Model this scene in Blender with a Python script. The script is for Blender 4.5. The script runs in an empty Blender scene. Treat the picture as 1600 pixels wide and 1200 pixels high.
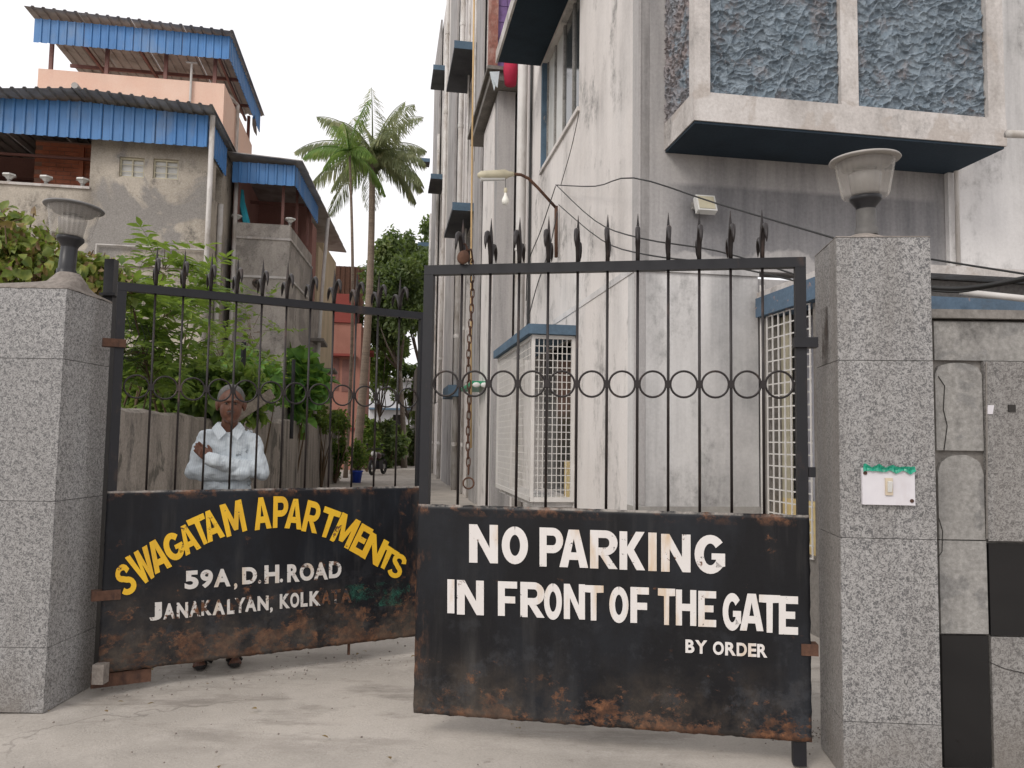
import bpy, bmesh, math, random
import numpy as np
from mathutils import Vector, Matrix, noise
random.seed(7); rng = np.random.default_rng(7)
R = math.radians
sc = bpy.context.scene
col = sc.collection

# ---------------------------------------------------------------- camera
F, H = 1230.0, 1.38
PITCH, ROLL, TH = math.atan(88/1230), .015, R(9.25)
fw = Vector((0, math.cos(PITCH), math.sin(PITCH)))
r0 = Vector((1, 0, 0)); u0 = Vector((0, -math.sin(PITCH), math.cos(PITCH)))
cr = r0*math.cos(ROLL) + u0*math.sin(ROLL); cu = u0*math.cos(ROLL) - r0*math.sin(ROLL)
cam = bpy.data.cameras.new('camera'); camo = bpy.data.objects.new('camera', cam); col.objects.link(camo)
M4 = Matrix.Identity(4)
for i in range(3):
    M4[i][0] = cr[i]; M4[i][1] = cu[i]; M4[i][2] = -fw[i]
M4[2][3] = H
camo.matrix_world = M4
cam.sensor_width = 36; cam.lens = 36*F/1600; cam.clip_end = 1500; cam.clip_start = .05
sc.camera = camo

# ---------------------------------------------------------------- sky, sun, exposure
EL, AZ = 38, 215          # sun elevation, compass bearing it comes from (0 = +Y)
w = bpy.data.worlds.new('World'); sc.world = w; w.use_nodes = True
nt = w.node_tree; nt.nodes.clear()
out = nt.nodes.new('ShaderNodeOutputWorld'); bg = nt.nodes.new('ShaderNodeBackground')
sky = nt.nodes.new('ShaderNodeTexSky'); sky.sky_type = 'NISHITA'; sky.sun_disc = False
sky.sun_elevation = R(EL); sky.sun_rotation = R(AZ); sky.air_density = 1; sky.dust_density = 6; sky.ozone_density = 1
hs = nt.nodes.new('ShaderNodeHueSaturation'); hs.inputs['Saturation'].default_value = .22
mx = nt.nodes.new('ShaderNodeMix'); mx.data_type = 'RGBA'; mx.inputs[0].default_value = .80
mx.inputs[7].default_value = (10.6, 10.4, 10.6, 1)      # the even white of a thick overcast
nt.links.new(sky.outputs[0], hs.inputs['Color']); nt.links.new(hs.outputs[0], mx.inputs[6])
nt.links.new(mx.outputs[2], bg.inputs[0]); bg.inputs[1].default_value = .1
nt.links.new(bg.outputs[0], out.inputs[0])
sl = bpy.data.lights.new('sun', 'SUN'); so = bpy.data.objects.new('sun', sl); col.objects.link(so)
sl.energy = .9; sl.angle = R(16); sl.color = (1, .93, .84)
sd = Vector((math.sin(R(AZ))*math.cos(R(EL)), math.cos(R(AZ))*math.cos(R(EL)), math.sin(R(EL))))
so.rotation_euler = sd.to_track_quat('Z', 'Y').to_euler()
sc.view_settings.view_transform = 'Standard'; sc.view_settings.look = 'None'
sc.view_settings.exposure = 0.33; sc.view_settings.gamma = 1; sc.view_settings.use_curve_mapping = False

# ---------------------------------------------------------------- placing: a pixel's sight line met with a plane of the place
UD = Vector((math.cos(TH), math.sin(TH), 0)); VD = Vector((-math.sin(TH), math.cos(TH), 0))
def B(u, v, z=0): return UD*u + VD*v + Vector((0, 0, z))          # the building grid (driveway runs along v)
def ray(x, y): return fw + cr*((x-800)/F) - cu*((y-600)/F)
def hD(x, y, D): d = ray(x, y); P = d*(D/d.y); P.z += H; return P  # on the upright plane D metres ahead
def _bl(P): return (P.dot(UD), P.dot(VD), P.z+H)
def hV(x, y, v): d = ray(x, y); return _bl(d*(v/d.dot(VD)))
def hU(x, y, u): d = ray(x, y); return _bl(d*(u/d.dot(UD)))

# ---------------------------------------------------------------- mesh helpers
class MB:
    def __init__(s): s.v = []; s.f = []; s.sm = False
    def add(s, vs, fs):
        o = len(s.v); s.v += [Vector(p) for p in vs]; s.f += [tuple(o+i for i in f) for f in fs]; return s
    def hexa(s, p):      # 8 points: bottom 4 ccw, top 4 ccw
        return s.add(p, [(3, 2, 1, 0), (4, 5, 6, 7), (0, 1, 5, 4), (1, 2, 6, 5), (2, 3, 7, 6), (3, 0, 4, 7)])
    def bb(s, a, b, c, d, e, f):   # building-frame box u a..b, v c..d, z e..f
        return s.hexa([B(a, c, e), B(b, c, e), B(b, d, e), B(a, d, e), B(a, c, f), B(b, c, f), B(b, d, f), B(a, d, f)])
    def wb(s, x0, x1, y0, y1, z0, z1):
        V = Vector
        return s.hexa([V((x0, y0, z0)), V((x1, y0, z0)), V((x1, y1, z0)), V((x0, y1, z0)), V((x0, y0, z1)), V((x1, y0, z1)), V((x1, y1, z1)), V((x0, y1, z1))])
    def ob(s, c, ax, ay, az):      # oriented box: centre and three half vectors
        c = Vector(c)
        return s.hexa([c-ax-ay-az, c+ax-ay-az, c+ax+ay-az, c-ax+ay-az, c-ax-ay+az, c+ax-ay+az, c+ax+ay+az, c-ax+ay+az])
    def prism(s, poly, z0, z1):    # poly of (x,y) world vectors ccw
        n = len(poly)
        vs = [Vector((p[0], p[1], z0)) for p in poly] + [Vector((p[0], p[1], z1)) for p in poly]
        return s.add(vs, [tuple(range(n-1, -1, -1)), tuple(range(n, 2*n))] + [(i, (i+1) % n, n+(i+1) % n, n+i) for i in range(n)])
    def tube(s, path, r, n=8, cap=True):
        path = [Vector(p) for p in path]; m = len(path)
        rr = r if isinstance(r, (list, tuple)) else [r]*m
        ref = None; o = len(s.v)
        for i, p in enumerate(path):
            t = (path[min(i+1, m-1)] - path[max(i-1, 0)]).normalized()
            if ref is None:
                ref = Vector((0, 0, 1)) if abs(t.z) < .9 else Vector((1, 0, 0))
            a = (ref - t*ref.dot(t)).normalized(); ref = a; b = t.cross(a)
            for k in range(n):
                an = 2*math.pi*k/n; s.v.append(p + (a*math.cos(an)+b*math.sin(an))*rr[i])
        for i in range(m-1):
            for k in range(n):
                k2 = (k+1) % n; s.f.append((o+i*n+k, o+i*n+k2, o+(i+1)*n+k2, o+(i+1)*n+k))
        if cap:
            s.f.append(tuple(o+k for k in range(n-1, -1, -1))); s.f.append(tuple(o+(m-1)*n+k for k in range(n)))
        return s
    def lathe(s, c, prof, n=24, rib=0, amp=0, axis=None):   # prof (r,z)
        c = Vector(c); o = len(s.v)
        for (r, z) in prof:
            for k in range(n):
                an = 2*math.pi*k/n; q = r + (amp if (rib and k % 2) else 0)
                s.v.append(c + Vector((q*math.cos(an), q*math.sin(an), z)))
        for i in range(len(prof)-1):
            for k in range(n):
                k2 = (k+1) % n; s.f.append((o+i*n+k, o+i*n+k2, o+(i+1)*n+k2, o+(i+1)*n+k))
        return s
    def ell(s, c, rx, ry, rz, rot=None, nu=16, nv=10):
        o = len(s.v); c = Vector(c); rot = rot or Matrix.Identity(3)
        s.v.append(c + rot @ Vector((0, 0, -rz)))
        for j in range(1, nv):
            ph = -math.pi/2 + math.pi*j/nv
            for i in range(nu):
                an = 2*math.pi*i/nu
                s.v.append(c + rot @ Vector((rx*math.cos(ph)*math.cos(an), ry*math.cos(ph)*math.sin(an), rz*math.sin(ph))))
        s.v.append(c + rot @ Vector((0, 0, rz))); e = len(s.v)-1
        for i in range(nu):
            i2 = (i+1) % nu
            s.f.append((o, o+1+i2, o+1+i)); s.f.append((e, e-nu+i, e-nu+i2))
            for j in range(nv-2):
                a = o+1+j*nu
                s.f.append((a+i, a+i2, a+nu+i2, a+nu+i))
        return s
    def cap(s, p, q, r1, r2, n=14):   # tapered capsule
        p = Vector(p); q = Vector(q); t = (q-p).normalized()
        L = (q-p).length; path = []; rr = []
        for k in range(5):
            a = math.pi/2*k/5; path.append(p - t*r1*math.cos(a)); rr.append(max(1e-4, r1*math.sin(a)))
        path.append(p); rr.append(r1); path.append(q); rr.append(r2)
        for k in range(1, 6):
            a = math.pi/2*k/5; path.append(q + t*r2*math.sin(a)); rr.append(max(1e-4, r2*math.cos(a)))
        return s.tube(path, rr, n)
    def build(s, name, mat, parent=None, smooth=False, label=None, cat=None, group=None, kind=None, loc=None):
        me = bpy.data.meshes.new(name)
        org = Vector(loc) if loc is not None else (wloc(parent) if parent else Vector((0, 0, 0)))
        me.from_pydata([tuple(p-org) for p in s.v], [], s.f); me.update()
        return link(name, me, mat, parent, smooth, label, cat, group, kind, loc=org)
def wloc(o):
    p = Vector(o.location)
    while o.parent: o = o.parent; p += o.location
    return p
def link(name, me, mat, parent=None, smooth=False, label=None, cat=None, group=None, kind=None, loc=(0, 0, 0)):
    if mat and not me.materials:
        for m in (mat if isinstance(mat, (list, tuple)) else [mat]): me.materials.append(m)
    if smooth: me.polygons.foreach_set('use_smooth', [True]*len(me.polygons))
    o = bpy.data.objects.new(name, me); col.objects.link(o)
    if parent: o.parent = parent; o.location = Vector(loc) - wloc(parent)
    else: o.location = loc
    return tag(o, label, cat, group, kind)
def tag(o, label=None, cat=None, group=None, kind=None):
    if label: o['label'] = label
    if cat: o['category'] = cat
    if group: o['group'] = group
    if kind: o['kind'] = kind
    return o
def thing(name, label, cat, loc=(0, 0, 0), group=None):
    o = bpy.data.objects.new(name, None); o.empty_display_size = .1; col.objects.link(o); o.location = loc
    return tag(o, label, cat, group)
def dup(o, parent, delta):
    c = o.copy(); col.objects.link(c); c.parent = parent; c.location = Vector(o.location) + Vector(delta)
    return c
def tree_copy(o, parent, loc=None):
    c = o.copy(); col.objects.link(c); c.parent = parent
    if loc is not None: c.location = loc
    for ch in list(o.children): tree_copy(ch, c)
    return c

# ---------------------------------------------------------------- materials
class NT:
    def __init__(s, name):
        s.m = bpy.data.materials.new(name); s.m.use_nodes = True; s.t = s.m.node_tree
        s.b = s.t.nodes['Principled BSDF']; s.o = s.t.nodes['Material Output']
        s.pos = s.t.nodes.new('ShaderNodeNewGeometry').outputs['Position']
    def set(s, sock, val):
        if hasattr(val, 'is_linked') or isinstance(val, bpy.types.NodeSocket): s.t.links.new(val, sock)
        elif isinstance(val, tuple) and len(val) == 3 and sock.type == 'RGBA': sock.default_value = (*val, 1)
        else: sock.default_value = val
    def mp(s, scale, vec=None, loc=(0, 0, 0)):
        n = s.t.nodes.new('ShaderNodeMapping'); s.set(n.inputs['Vector'], vec or s.pos)
        n.inputs['Scale'].default_value = scale; n.inputs['Location'].default_value = loc; return n.outputs[0]
    def noise(s, scale, det=4, rough=.55, vec=None, dist=0):
        n = s.t.nodes.new('ShaderNodeTexNoise'); s.set(n.inputs['Vector'], vec or s.pos)
        n.inputs['Scale'].default_value = scale; n.inputs['Detail'].default_value = det
        n.inputs['Roughness'].default_value = rough; n.inputs['Distortion'].default_value = dist; return n.outputs['Fac']
    def voro(s, scale, vec=None, feat='F1', out='Distance'):
        n = s.t.nodes.new('ShaderNodeTexVoronoi'); n.feature = feat; s.set(n.inputs['Vector'], vec or s.pos)
        n.inputs['Scale'].default_value = scale; return n.outputs[out]
    def ramp(s, fac, *st):   # (pos, value) greys or colours
        n = s.t.nodes.new('ShaderNodeValToRGB'); s.set(n.inputs[0], fac); e = n.color_ramp.elements
        while len(e) < len(st): e.new(.5)
        for k, (p, c) in enumerate(st):
            e[k].position = p; e[k].color = (c, c, c, 1) if not isinstance(c, tuple) else (*c, 1)
        return n.outputs[0]
    def mix(s, fac, a, b, mode='MIX'):
        n = s.t.nodes.new('ShaderNodeMix'); n.data_type = 'RGBA'; n.blend_type = mode
        s.set(n.inputs[0], fac); s.set(n.inputs[6], a); s.set(n.inputs[7], b); return n.outputs[2]
    def math(s, op, a, b=0.0):
        n = s.t.nodes.new('ShaderNodeMath'); n.operation = op; n.use_clamp = True; s.set(n.inputs[0], a); s.set(n.inputs[1], b); return n.outputs[0]
    def z(s):
        n = s.t.nodes.new('ShaderNodeSeparateXYZ'); s.t.links.new(s.pos, n.inputs[0]); return n.outputs[2]
    def mapr(s, v, a, b, c=0., d=1.):
        n = s.t.nodes.new('ShaderNodeMapRange'); s.set(n.inputs[0], v)
        for k, q in enumerate((a, b, c, d)): n.inputs[k+1].default_value = q
        return n.outputs[0]
    def bump(s, h, strength=.3, dist=.01):
        n = s.t.nodes.new('ShaderNodeBump'); n.inputs['Strength'].default_value = strength; n.inputs['Distance'].default_value = dist
        s.set(n.inputs['Height'], h); s.set(s.b.inputs['Normal'], n.outputs[0])
    def fin(s, colr, rough=.8, metal=0, spec=.4):
        s.set(s.b.inputs['Base Color'], colr); s.set(s.b.inputs['Roughness'], rough)
        s.b.inputs['Metallic'].default_value = metal; s.b.inputs['Specular IOR Level'].default_value = spec; return s.m
def plaster(name, base, stain, amt=.5, streak=(3, 3, .25), patch=None, bump=.25, fine=.08, mould=0):
    n = NT(name)
    st = n.ramp(n.noise(1.0, 6, .62, n.mp(streak)), (.42, 0.), (.66, 1.))
    bl = n.ramp(n.noise(1.1, 5, .6), (.35, .15), (.7, 1.))
    c = n.mix(n.math('MULTIPLY', n.math('MULTIPLY', st, bl), amt), base, stain)
    if mould:
        mm_ = n.math('MULTIPLY', n.ramp(n.noise(2.1, 10, .72, n.mp((1, 1, .55))), (.53, 0.), (.64, 1.)), n.ramp(n.noise(11, 8, .75), (.4, .15), (.6, 1.)))
        c = n.mix(n.math('MULTIPLY', mm_, mould), c, (.07, .068, .066))
    if patch:
        pm = n.ramp(n.noise(patch[1], 6, .55, dist=.6), (patch[2], 0.), (patch[2]+.05, 1.))
        c = n.mix(pm, c, patch[0])
    g = n.noise(38, 6, .7)
    c = n.mix(fine*2, c, n.ramp(g, (.3, .0), (.7, 1.)), 'SOFT_LIGHT')
    c = n.mix(.5, c, n.ramp(n.noise(.9, 4, .6), (.3, .4), (.7, .6)), 'OVERLAY')
    n.bump(n.noise(26, 8, .65), bump, .012)
    return n.fin(c, .88, 0, .25)
def granite(name, dark=.055, light=.40, tint=(1, .985, .97), dirt=.0, rough=.35):
    n = NT(name)
    a = n.noise(74, 3, .6, dist=1.3); b = n.noise(190, 3, .6)
    f = n.mix(.34, a, b)
    c = n.ramp(f, (.39, (dark*1.6*tint[0], dark*1.6, dark*1.65)), (.455, (light*.5, light*.5*tint[1], light*.49)), (.52, (light, light*tint[1], light*tint[2])), (.66, (light*1.35, light*1.33, light*1.3)))
    c = n.mix(.35, c, n.ramp(n.noise(2.2, 3), (.3, .42), (.7, .6)), 'OVERLAY')
    if dirt:
        dm = n.ramp(n.noise(1., 6, .6, n.mp((5, 5, .5))), (.3, 0.), (.62, 1.))
        c = n.mix(n.math('MULTIPLY', dm, dirt), c, (.19, .16, .135))
    oi = n.t.nodes.new('ShaderNodeObjectInfo').outputs['Random']
    c = n.mix(n.mapr(oi, 0, 1, 0., .22), c, (.13, .125, .12)); c = n.mix(n.math('MULTIPLY', n.ramp(n.noise(1., 7, .65, n.mp((4, 4, .35))), (.52, 0.), (.68, .5)), n.ramp(n.noise(1.3, 4), (.4, .2), (.65, 1.))), c, (.14, .125, .11))
    lo = n.math('MULTIPLY', n.mapr(n.z(), .0, .28, .7, 0.), n.ramp(n.noise(5, 5, .65), (.35, .2), (.65, 1.)))
    c = n.mix(lo, c, (.17, .15, .13))
    n.bump(f, .05, .002)
    return n.fin(c, rough, 0, .4)
def simple(name, c, rough=.6, metal=0, var=.25, vs=6, spec=.4, bump=0, dirt=None, ds=4, dl=.5):
    n = NT(name)
    k = n.mix(var, c, n.ramp(n.noise(vs, 5, .6), (.3, .25), (.7, .75)), 'OVERLAY')
    if dirt:
        k = n.mix(n.ramp(n.noise(ds, 8, .65, n.mp((1, 1, .45))), (dl, 0.), (dl+.16, .85)), k, dirt)
    if 'sheet' in name: k = n.mix(n.mapr(n.t.nodes.new('ShaderNodeObjectInfo').outputs['Random'], 0, 1, 0, .3), k, (.12, .22, .36) if 'blue' in name else (.2, .17, .15))
    if bump: n.bump(n.noise(60, 6, .6), bump, .004)
    return n.fin(k, rough, metal, spec)
def paintrust(name, base, lo0, lo1, amt=.5, rough=.42, blue=(.035, .045, .062), green=False, edges=None):
    n = NT(name)
    c = n.mix(n.ramp(n.noise(2.2, 7, .65, n.mp((1, 1, .5))), (.45, 0.), (.75, 1.)), base, blue)
    c = n.mix(n.math('MULTIPLY', n.ramp(n.noise(1., 6, .6, n.mp((14, 14, 1.2))), (.5, 0.), (.8, 1.)), n.ramp(n.noise(1.7, 5), (.45, 0.), (.7, .5))), c, (.10, .095, .09))   # chalky runs
    height = n.mapr(n.z(), lo0, lo1, 1., 0.)
    # rust: everywhere a little, much more near the foot
    c = n.mix(n.math('MULTIPLY', n.mapr(n.z(), .25, .75, 1., 0.), n.ramp(n.noise(6, 10, .78), (.52, 0.), (.60, .5))), c, (.045, .048, .055))
    thr = n.math('ADD', n.noise(9.5, 11, .76, n.mp((.8, .8, 1.1))), n.math('MULTIPLY', height, .15*amt*2))
    rm = n.ramp(thr, (.63, 0.), (.68, 1.))
    rc = n.ramp(n.noise(17, 8, .7), (.33, (.03, .02, .016)), (.5, (.085, .042, .026)), (.68, (.22, .10, .05)))
    c = n.mix(rm, c, rc)
    sx_ = n.t.nodes.new('ShaderNodeSeparateXYZ'); n.t.links.new(n.pos, sx_.inputs[0]); X_ = sx_.outputs[0]
    edge_ = n.math('MULTIPLY', n.mapr(X_, -.72, -.58, 0., 1.), n.mapr(X_, -.43, -.36, 1., 0.))
    c = n.mix(n.math('MULTIPLY', edge_, n.ramp(n.noise(12, 9, .72, n.mp((1.4, 1.4, .5))), (.50, 0.), (.60, .9))), c, rc)
    mud = n.math('MULTIPLY', n.ramp(n.noise(2.6, 9, .7), (.42, 0.), (.6, .85)), n.math('MULTIPLY', height, 1.3 * amt))
    c = n.mix(mud, c, n.ramp(n.noise(9, 8, .7), (.35, (.035, .033, .032)), (.7, (.15, .115, .085))))
    if edges:
        em = n.math('MULTIPLY', n.mapr(n.z(), edges-.05, edges-.012, 0., 1.), n.ramp(n.noise(7, 9, .74), (.50, 0.), (.58, 1.)))
        c = n.mix(em, c, rc)
        em2 = n.math('MULTIPLY', n.mapr(n.z(), edges-.008, edges-.002, 0., 1.), n.ramp(n.noise(11, 8, .7), (.42, 0.), (.6, .8)))
        c = n.mix(em2, c, (.34, .31, .28))
    sp = n.ramp(n.noise(46, 6, .75), (.735, 0.), (.76, .8)); c = n.mix(sp, c, (.36, .33, .30))
    n.bump(n.math('ADD', n.math('MULTIPLY', rm, .5), n.noise(30, 6, .6)), .22, .004)
    return n.fin(c, n.mapr(rm, 0, 1, rough, .9), 0, .25)
def letterpaint(name, c0, rustiness=.0, erode=.0):
    n = NT(name)
    c = n.mix(.4, c0, n.ramp(n.noise(8, 6, .65, n.mp((1, 1, .3))), (.3, .38), (.7, .6)), 'OVERLAY')
    run = n.ramp(n.noise(1., 6, .6, n.mp((8, 8, 1.8))), (.57-rustiness*.06, 0.), (.70, .8)); c = n.mix(run, c, (.50, .33, .16) if 'yellow' not in name else (.55, .30, .03))
    rm = n.ramp(n.noise(7.3, 10, .74), (.645-rustiness*.06-erode, 0.), (.665-rustiness*.05-erode, 1.))
    c = n.mix(rm, c, n.ramp(n.noise(24, 6, .7), (.35, (.03, .022, .02)), (.62, (.17, .07, .03))))
    sp = n.ramp(n.noise(42, 6, .7), (.655-erode*.8, 0.), (.675-erode*.8, 1.)); c = n.mix(sp, c, (.03, .03, .034))
    n.bump(n.noise(50, 5), .15, .003)
    return n.fin(c, .55, 0, .35)
def leafmat(name, c1, c2, c3=None, sc_=9, trans=.35, tc=(.30, .42, .04)):
    n = NT(name)
    st = [(.34, c1), (.6, c2)] + ([(.75, c3)] if c3 else [])
    c = n.ramp(n.noise(sc_, 2, .6), *st)
    n.fin(c, .45, 0, .35)
    t = n.t.nodes.new('ShaderNodeBsdfTranslucent'); hsv = n.mix(.5, c, tc); n.set(t.inputs[0], hsv)
    ms = n.t.nodes.new('ShaderNodeMixShader'); ms.inputs[0].default_value = trans
    n.t.links.new(n.b.outputs[0], ms.inputs[1]); n.t.links.new(t.outputs[0], ms.inputs[2]); n.t.links.new(ms.outputs[0], n.o.inputs[0])
    return n.m
def glassy(name, c, alpha, rough=.12):
    n = NT(name); n.fin(c, rough, 0, .6); n.b.inputs['Alpha'].default_value = alpha; return n.m

m_granite = granite('granite', .055, .30, (1, .975, .955))
m_granite_dirty = granite('granite_dirty', .055, .32, (1, .965, .93), .45, .5)
m_granite_side = granite('granite_side', .055, .36, (1, .98, .96), .15, .45)
m_granite_b = granite('granite_wall', .045, .27, (1, .98, .95), .25, .4)
m_cement = plaster('cement', (.30, .29, .275), (.09, .088, .085), .7, (5, 5, 1.6), ((.21, .205, .198), 6, .55), .7, .2, mould=.7)
m_cement_dark = plaster('old_cement', (.21, .195, .18), (.07, .065, .06), .75, (3, 3, 1), None, .5, .16)
m_capmortar = plaster('mortar_cap', (.25, .22, .195), (.10, .085, .075), .7, (3, 3, 3), None, .8, .2)
m_facade = plaster('facade_paint', (.69, .655, .63), (.27, .26, .255), .62, (1.6, 1.6, .14), None, .22, mould=.65)
def frontmat():
    n = NT('facade_front')
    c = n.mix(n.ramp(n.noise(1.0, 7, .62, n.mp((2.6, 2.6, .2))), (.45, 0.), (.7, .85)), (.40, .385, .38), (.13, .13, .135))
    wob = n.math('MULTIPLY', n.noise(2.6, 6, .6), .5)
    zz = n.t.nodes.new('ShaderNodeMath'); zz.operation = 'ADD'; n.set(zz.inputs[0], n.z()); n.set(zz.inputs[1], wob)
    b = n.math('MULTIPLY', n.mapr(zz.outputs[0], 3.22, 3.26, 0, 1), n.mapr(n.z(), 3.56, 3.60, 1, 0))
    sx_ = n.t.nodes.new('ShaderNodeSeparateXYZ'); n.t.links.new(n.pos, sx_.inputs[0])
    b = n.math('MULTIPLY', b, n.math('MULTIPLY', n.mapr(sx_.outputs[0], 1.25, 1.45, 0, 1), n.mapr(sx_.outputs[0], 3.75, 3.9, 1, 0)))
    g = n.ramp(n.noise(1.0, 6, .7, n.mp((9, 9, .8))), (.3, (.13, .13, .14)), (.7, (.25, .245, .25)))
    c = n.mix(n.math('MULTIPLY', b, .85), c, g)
    c = n.mix(.16, c, n.ramp(n.noise(38, 6, .7), (.3, .0), (.7, 1.)), 'SOFT_LIGHT')
    n.bump(n.noise(26, 8, .65), .2, .012); return n.fin(c, .88, 0, .25)
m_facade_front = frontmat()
m_facade_low = plaster('facade_lower', (.64, .625, .615), (.15, .15, .155), .8, (2.8, 2.8, .16), None, .2, mould=.5)
m_dado = plaster('dado_grey', (.36, .345, .325), (.2, .19, .18), .5, (3, 3, 1), None, .2)
m_pilaster = plaster('pilaster_weathered', (.38, .365, .36), (.06, .058, .056), .95, (4, 4, .22), None, .3)
m_bluegrey = plaster('sunshade_blue', (.10, .155, .215), (.04, .05, .06), .6, (3, 3, 3), ((.30, .27, .25), 6, .68), .2)
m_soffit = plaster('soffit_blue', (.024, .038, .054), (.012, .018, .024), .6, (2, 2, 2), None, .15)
m_beam = plaster('beam_white', (.56, .53, .51), (.20, .175, .155), .8, (4, 4, 1.6), ((.44, .40, .37), 3, .55), .35, .14, mould=.7)
m_pvc = simple('pvc_pipe', (.56, .54, .52), .5, 0, .3, 3, dirt=(.3, .26, .22), ds=3)
m_iron = simple('dark_iron', (.008, .008, .011), .5, .0, .3, 20, dirt=(.06, .035, .025), ds=9, dl=.60)
m_barpaint = simple('bar_paint', (.017, .013, .013), .42, .1, .4, 30, dirt=(.085, .055, .045), ds=14, dl=.56)
m_rust = simple('rusted_iron', (.10, .05, .032), .85, .1, .5, 30, bump=.5, dirt=(.045, .025, .02), ds=20)
m_blackgloss = simple('polished_black_granite', (.008, .008, .009), .08, 0, .1, 20, .5)
m_hD = simple('concrete_hinge_plate', (.18, .16, .14), .8)
m_white = simple('white_plastic', (.62, .60, .63), .4, 0, .15, 14, dirt=(.48, .43, .43), ds=3)
m_ivory = simple('ivory_plastic', (.55, .47, .36), .35)
m_green_tape = simple('green_tape', (.015, .25, .16), .3, 0, .6, 30)
m_bluesheet = simple('blue_sheet', (.05, .19, .46), .38, .1, .35, 1.4, .5, dirt=(.16, .24, .38), ds=1.1)
m_greysheet = simple('galvanised_sheet', (.40, .39, .38), .5, .2, .5, 2, dirt=(.2, .18, .16), ds=2)
m_peach = plaster('peach_paint', (.80, .56, .45), (.6, .42, .35), .35, (2, 2, .3))
m_redsteel = simple('red_oxide_steel', (.21, .10, .085), .6)
m_bwall = plaster('raw_concrete_house', (.46, .415, .355), (.085, .075, .065), .9, (1.3, 1.3, .6), ((.27, .255, .24), .8, .53), .4, .18, mould=.8)
m_bwall2 = plaster('grey_render_house', (.45, .415, .38), (.10, .09, .08), .85, (1.5, 1.5, .5), ((.28, .26, .24), .9, .52), .4, .16, mould=.8)
m_yellowwall = plaster('cream_house', (.56, .46, .32), (.25, .21, .16), .6, (2, 2, .3))
m_pinkwall = plaster('pink_render', (.36, .19, .165), (.22, .12, .10), .5, (2, 2, .4))
m_salmon = plaster('salmon_render', (.38, .185, .145), (.27, .12, .09), .55, (1.5, 1.5, .3))
m_brick = simple('brick_tile', (.52, .18, .10), .7, 0, .6, 3)
m_joint = simple('pale_joint', (.34, .2, .15), .9)
m_glassdark = simple('dim_glass', (.05, .055, .055), .12, 0, .5, 4, .6)
m_louvre = simple('white_glass_louvre', (.55, .55, .53), .35, 0, .4, 3)
m_dark = simple('dark_interior', (.035, .032, .03), .9)
m_grille = simple('white_grille', (.62, .60, .575), .45, 0, .2, 8)
m_cream = simple('cream_window_wall', (.66, .52, .26), .8)
m_curtain = simple('pale_curtain', (.50, .50, .56), .9)
m_bluewin = simple('bright_blue_shutter', (.035, .22, .42), .5, 0, .4, 3)
m_greenplastic = simple('green_plastic', (.02, .26, .13), .4)
m_bamboo = simple('tan_rope', (.52, .36, .18), .7)
m_cable = simple('black_cable', (.02, .02, .02), .5)
m_purple = simple('purple_tile', (.17, .10, .26), .5, 0, .5, 8)
m_redcloth = simple('red_cloth', (.42, .02, .06), .8)
m_brown = simple('pitted_brown', (.27, .12, .095), .85, 0, .6, 16, bump=.9, dirt=(.45, .3, .26), ds=10)
m_cloth = simple('pale_cloth', (.55, .62, .66), .85)
m_lampblack = simple('lamp_black', (.022, .022, .025), .38, .1, .3, 20)
m_lampgrey = simple('lamp_neck_grey', (.10, .095, .09), .6, 0, .5, 14, dirt=(.22, .12, .07), ds=9)
m_lamptop = simple('lamp_cap_grey', (.33, .31, .29), .5, 0, .3, 8)
m_lampglass = glassy('ribbed_clear_shade', (.50, .47, .43), .26)
m_lampinner = glassy('frosted_inner_cup', (.26, .245, .23), .6, .4)
m_bulb = simple('frosted_bulb', (.85, .84, .78), .25, 0, .05)
m_fixture = simple('aged_ivory', (.50, .46, .34), .5, 0, .3, 6)
m_bark = plaster('bark', (.20, .17, .14), (.08, .065, .05), .9, (8, 8, 8), None, .9, .2)
m_palmtrunk = plaster('palm_bark', (.24, .19, .15), (.10, .08, .065), .9, (1, 1, 14), None, .9, .2)
m_twig = simple('twig', (.11, .075, .045), .85)
m_leaf = leafmat('shrub_leaf', (.07, .125, .04), (.17, .26, .06), (.38, .43, .11), 7, .5)
m_leaf_dark = leafmat('tree_leaf', (.07, .105, .05), (.15, .205, .085), (.27, .31, .14), .9, .42)
m_leaf_vine = leafmat('vine_leaf', (.09, .14, .035), (.26, .30, .07), (.46, .38, .09), 10, .4)
m_leaf_dry = leafmat('dry_leaf', (.16, .09, .05), (.24, .16, .07), (.3, .22, .08), 10, .25)
m_frond = leafmat('palm_leaf', (.16, .20, .12), (.32, .36, .21), (.62, .58, .40), 1.6, .6, (.45, .48, .22))
m_frond2 = leafmat('areca_leaf', (.10, .21, .06), (.22, .36, .10), (.40, .46, .14), 1.6, .55, (.42, .50, .12))
m_banana = leafmat('broad_leaf', (.06, .16, .04), (.14, .30, .06), (.22, .38, .08), 5, .4)
m_potblue = simple('blue_pot', (.02, .06, .42), .35)
m_skin = simple('dark_skin', (.135, .058, .036), .5, 0, .45, 60, .4, bump=.35)
m_hair = simple('grey_hair', (.12, .115, .11), .85, 0, .9, 160, bump=.9)
m_sandal = simple('black_rubber', (.02, .018, .018), .6)
m_trouser = simple('brown_trousers', (.07, .06, .05), .9)
m_eye = simple('eye_dark', (.012, .008, .006), .2)
m_eyewhite = simple('eye_white', (.16, .12, .10), .4)
m_lip = simple('lip', (.05, .02, .017), .6)
m_tyre = simple('tyre', (.02, .02, .02), .8)
m_bikered = simple('bike_body', (.05, .02, .02), .3)
m_chrome = simple('dull_chrome', (.4, .4, .4), .3, .8)
m_lampwhite = simple('white_fitting', (.62, .62, .6), .4)
m_tarp = simple('turquoise_tarp', (.04, .38, .50), .5, 0, .4, 4)
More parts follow.
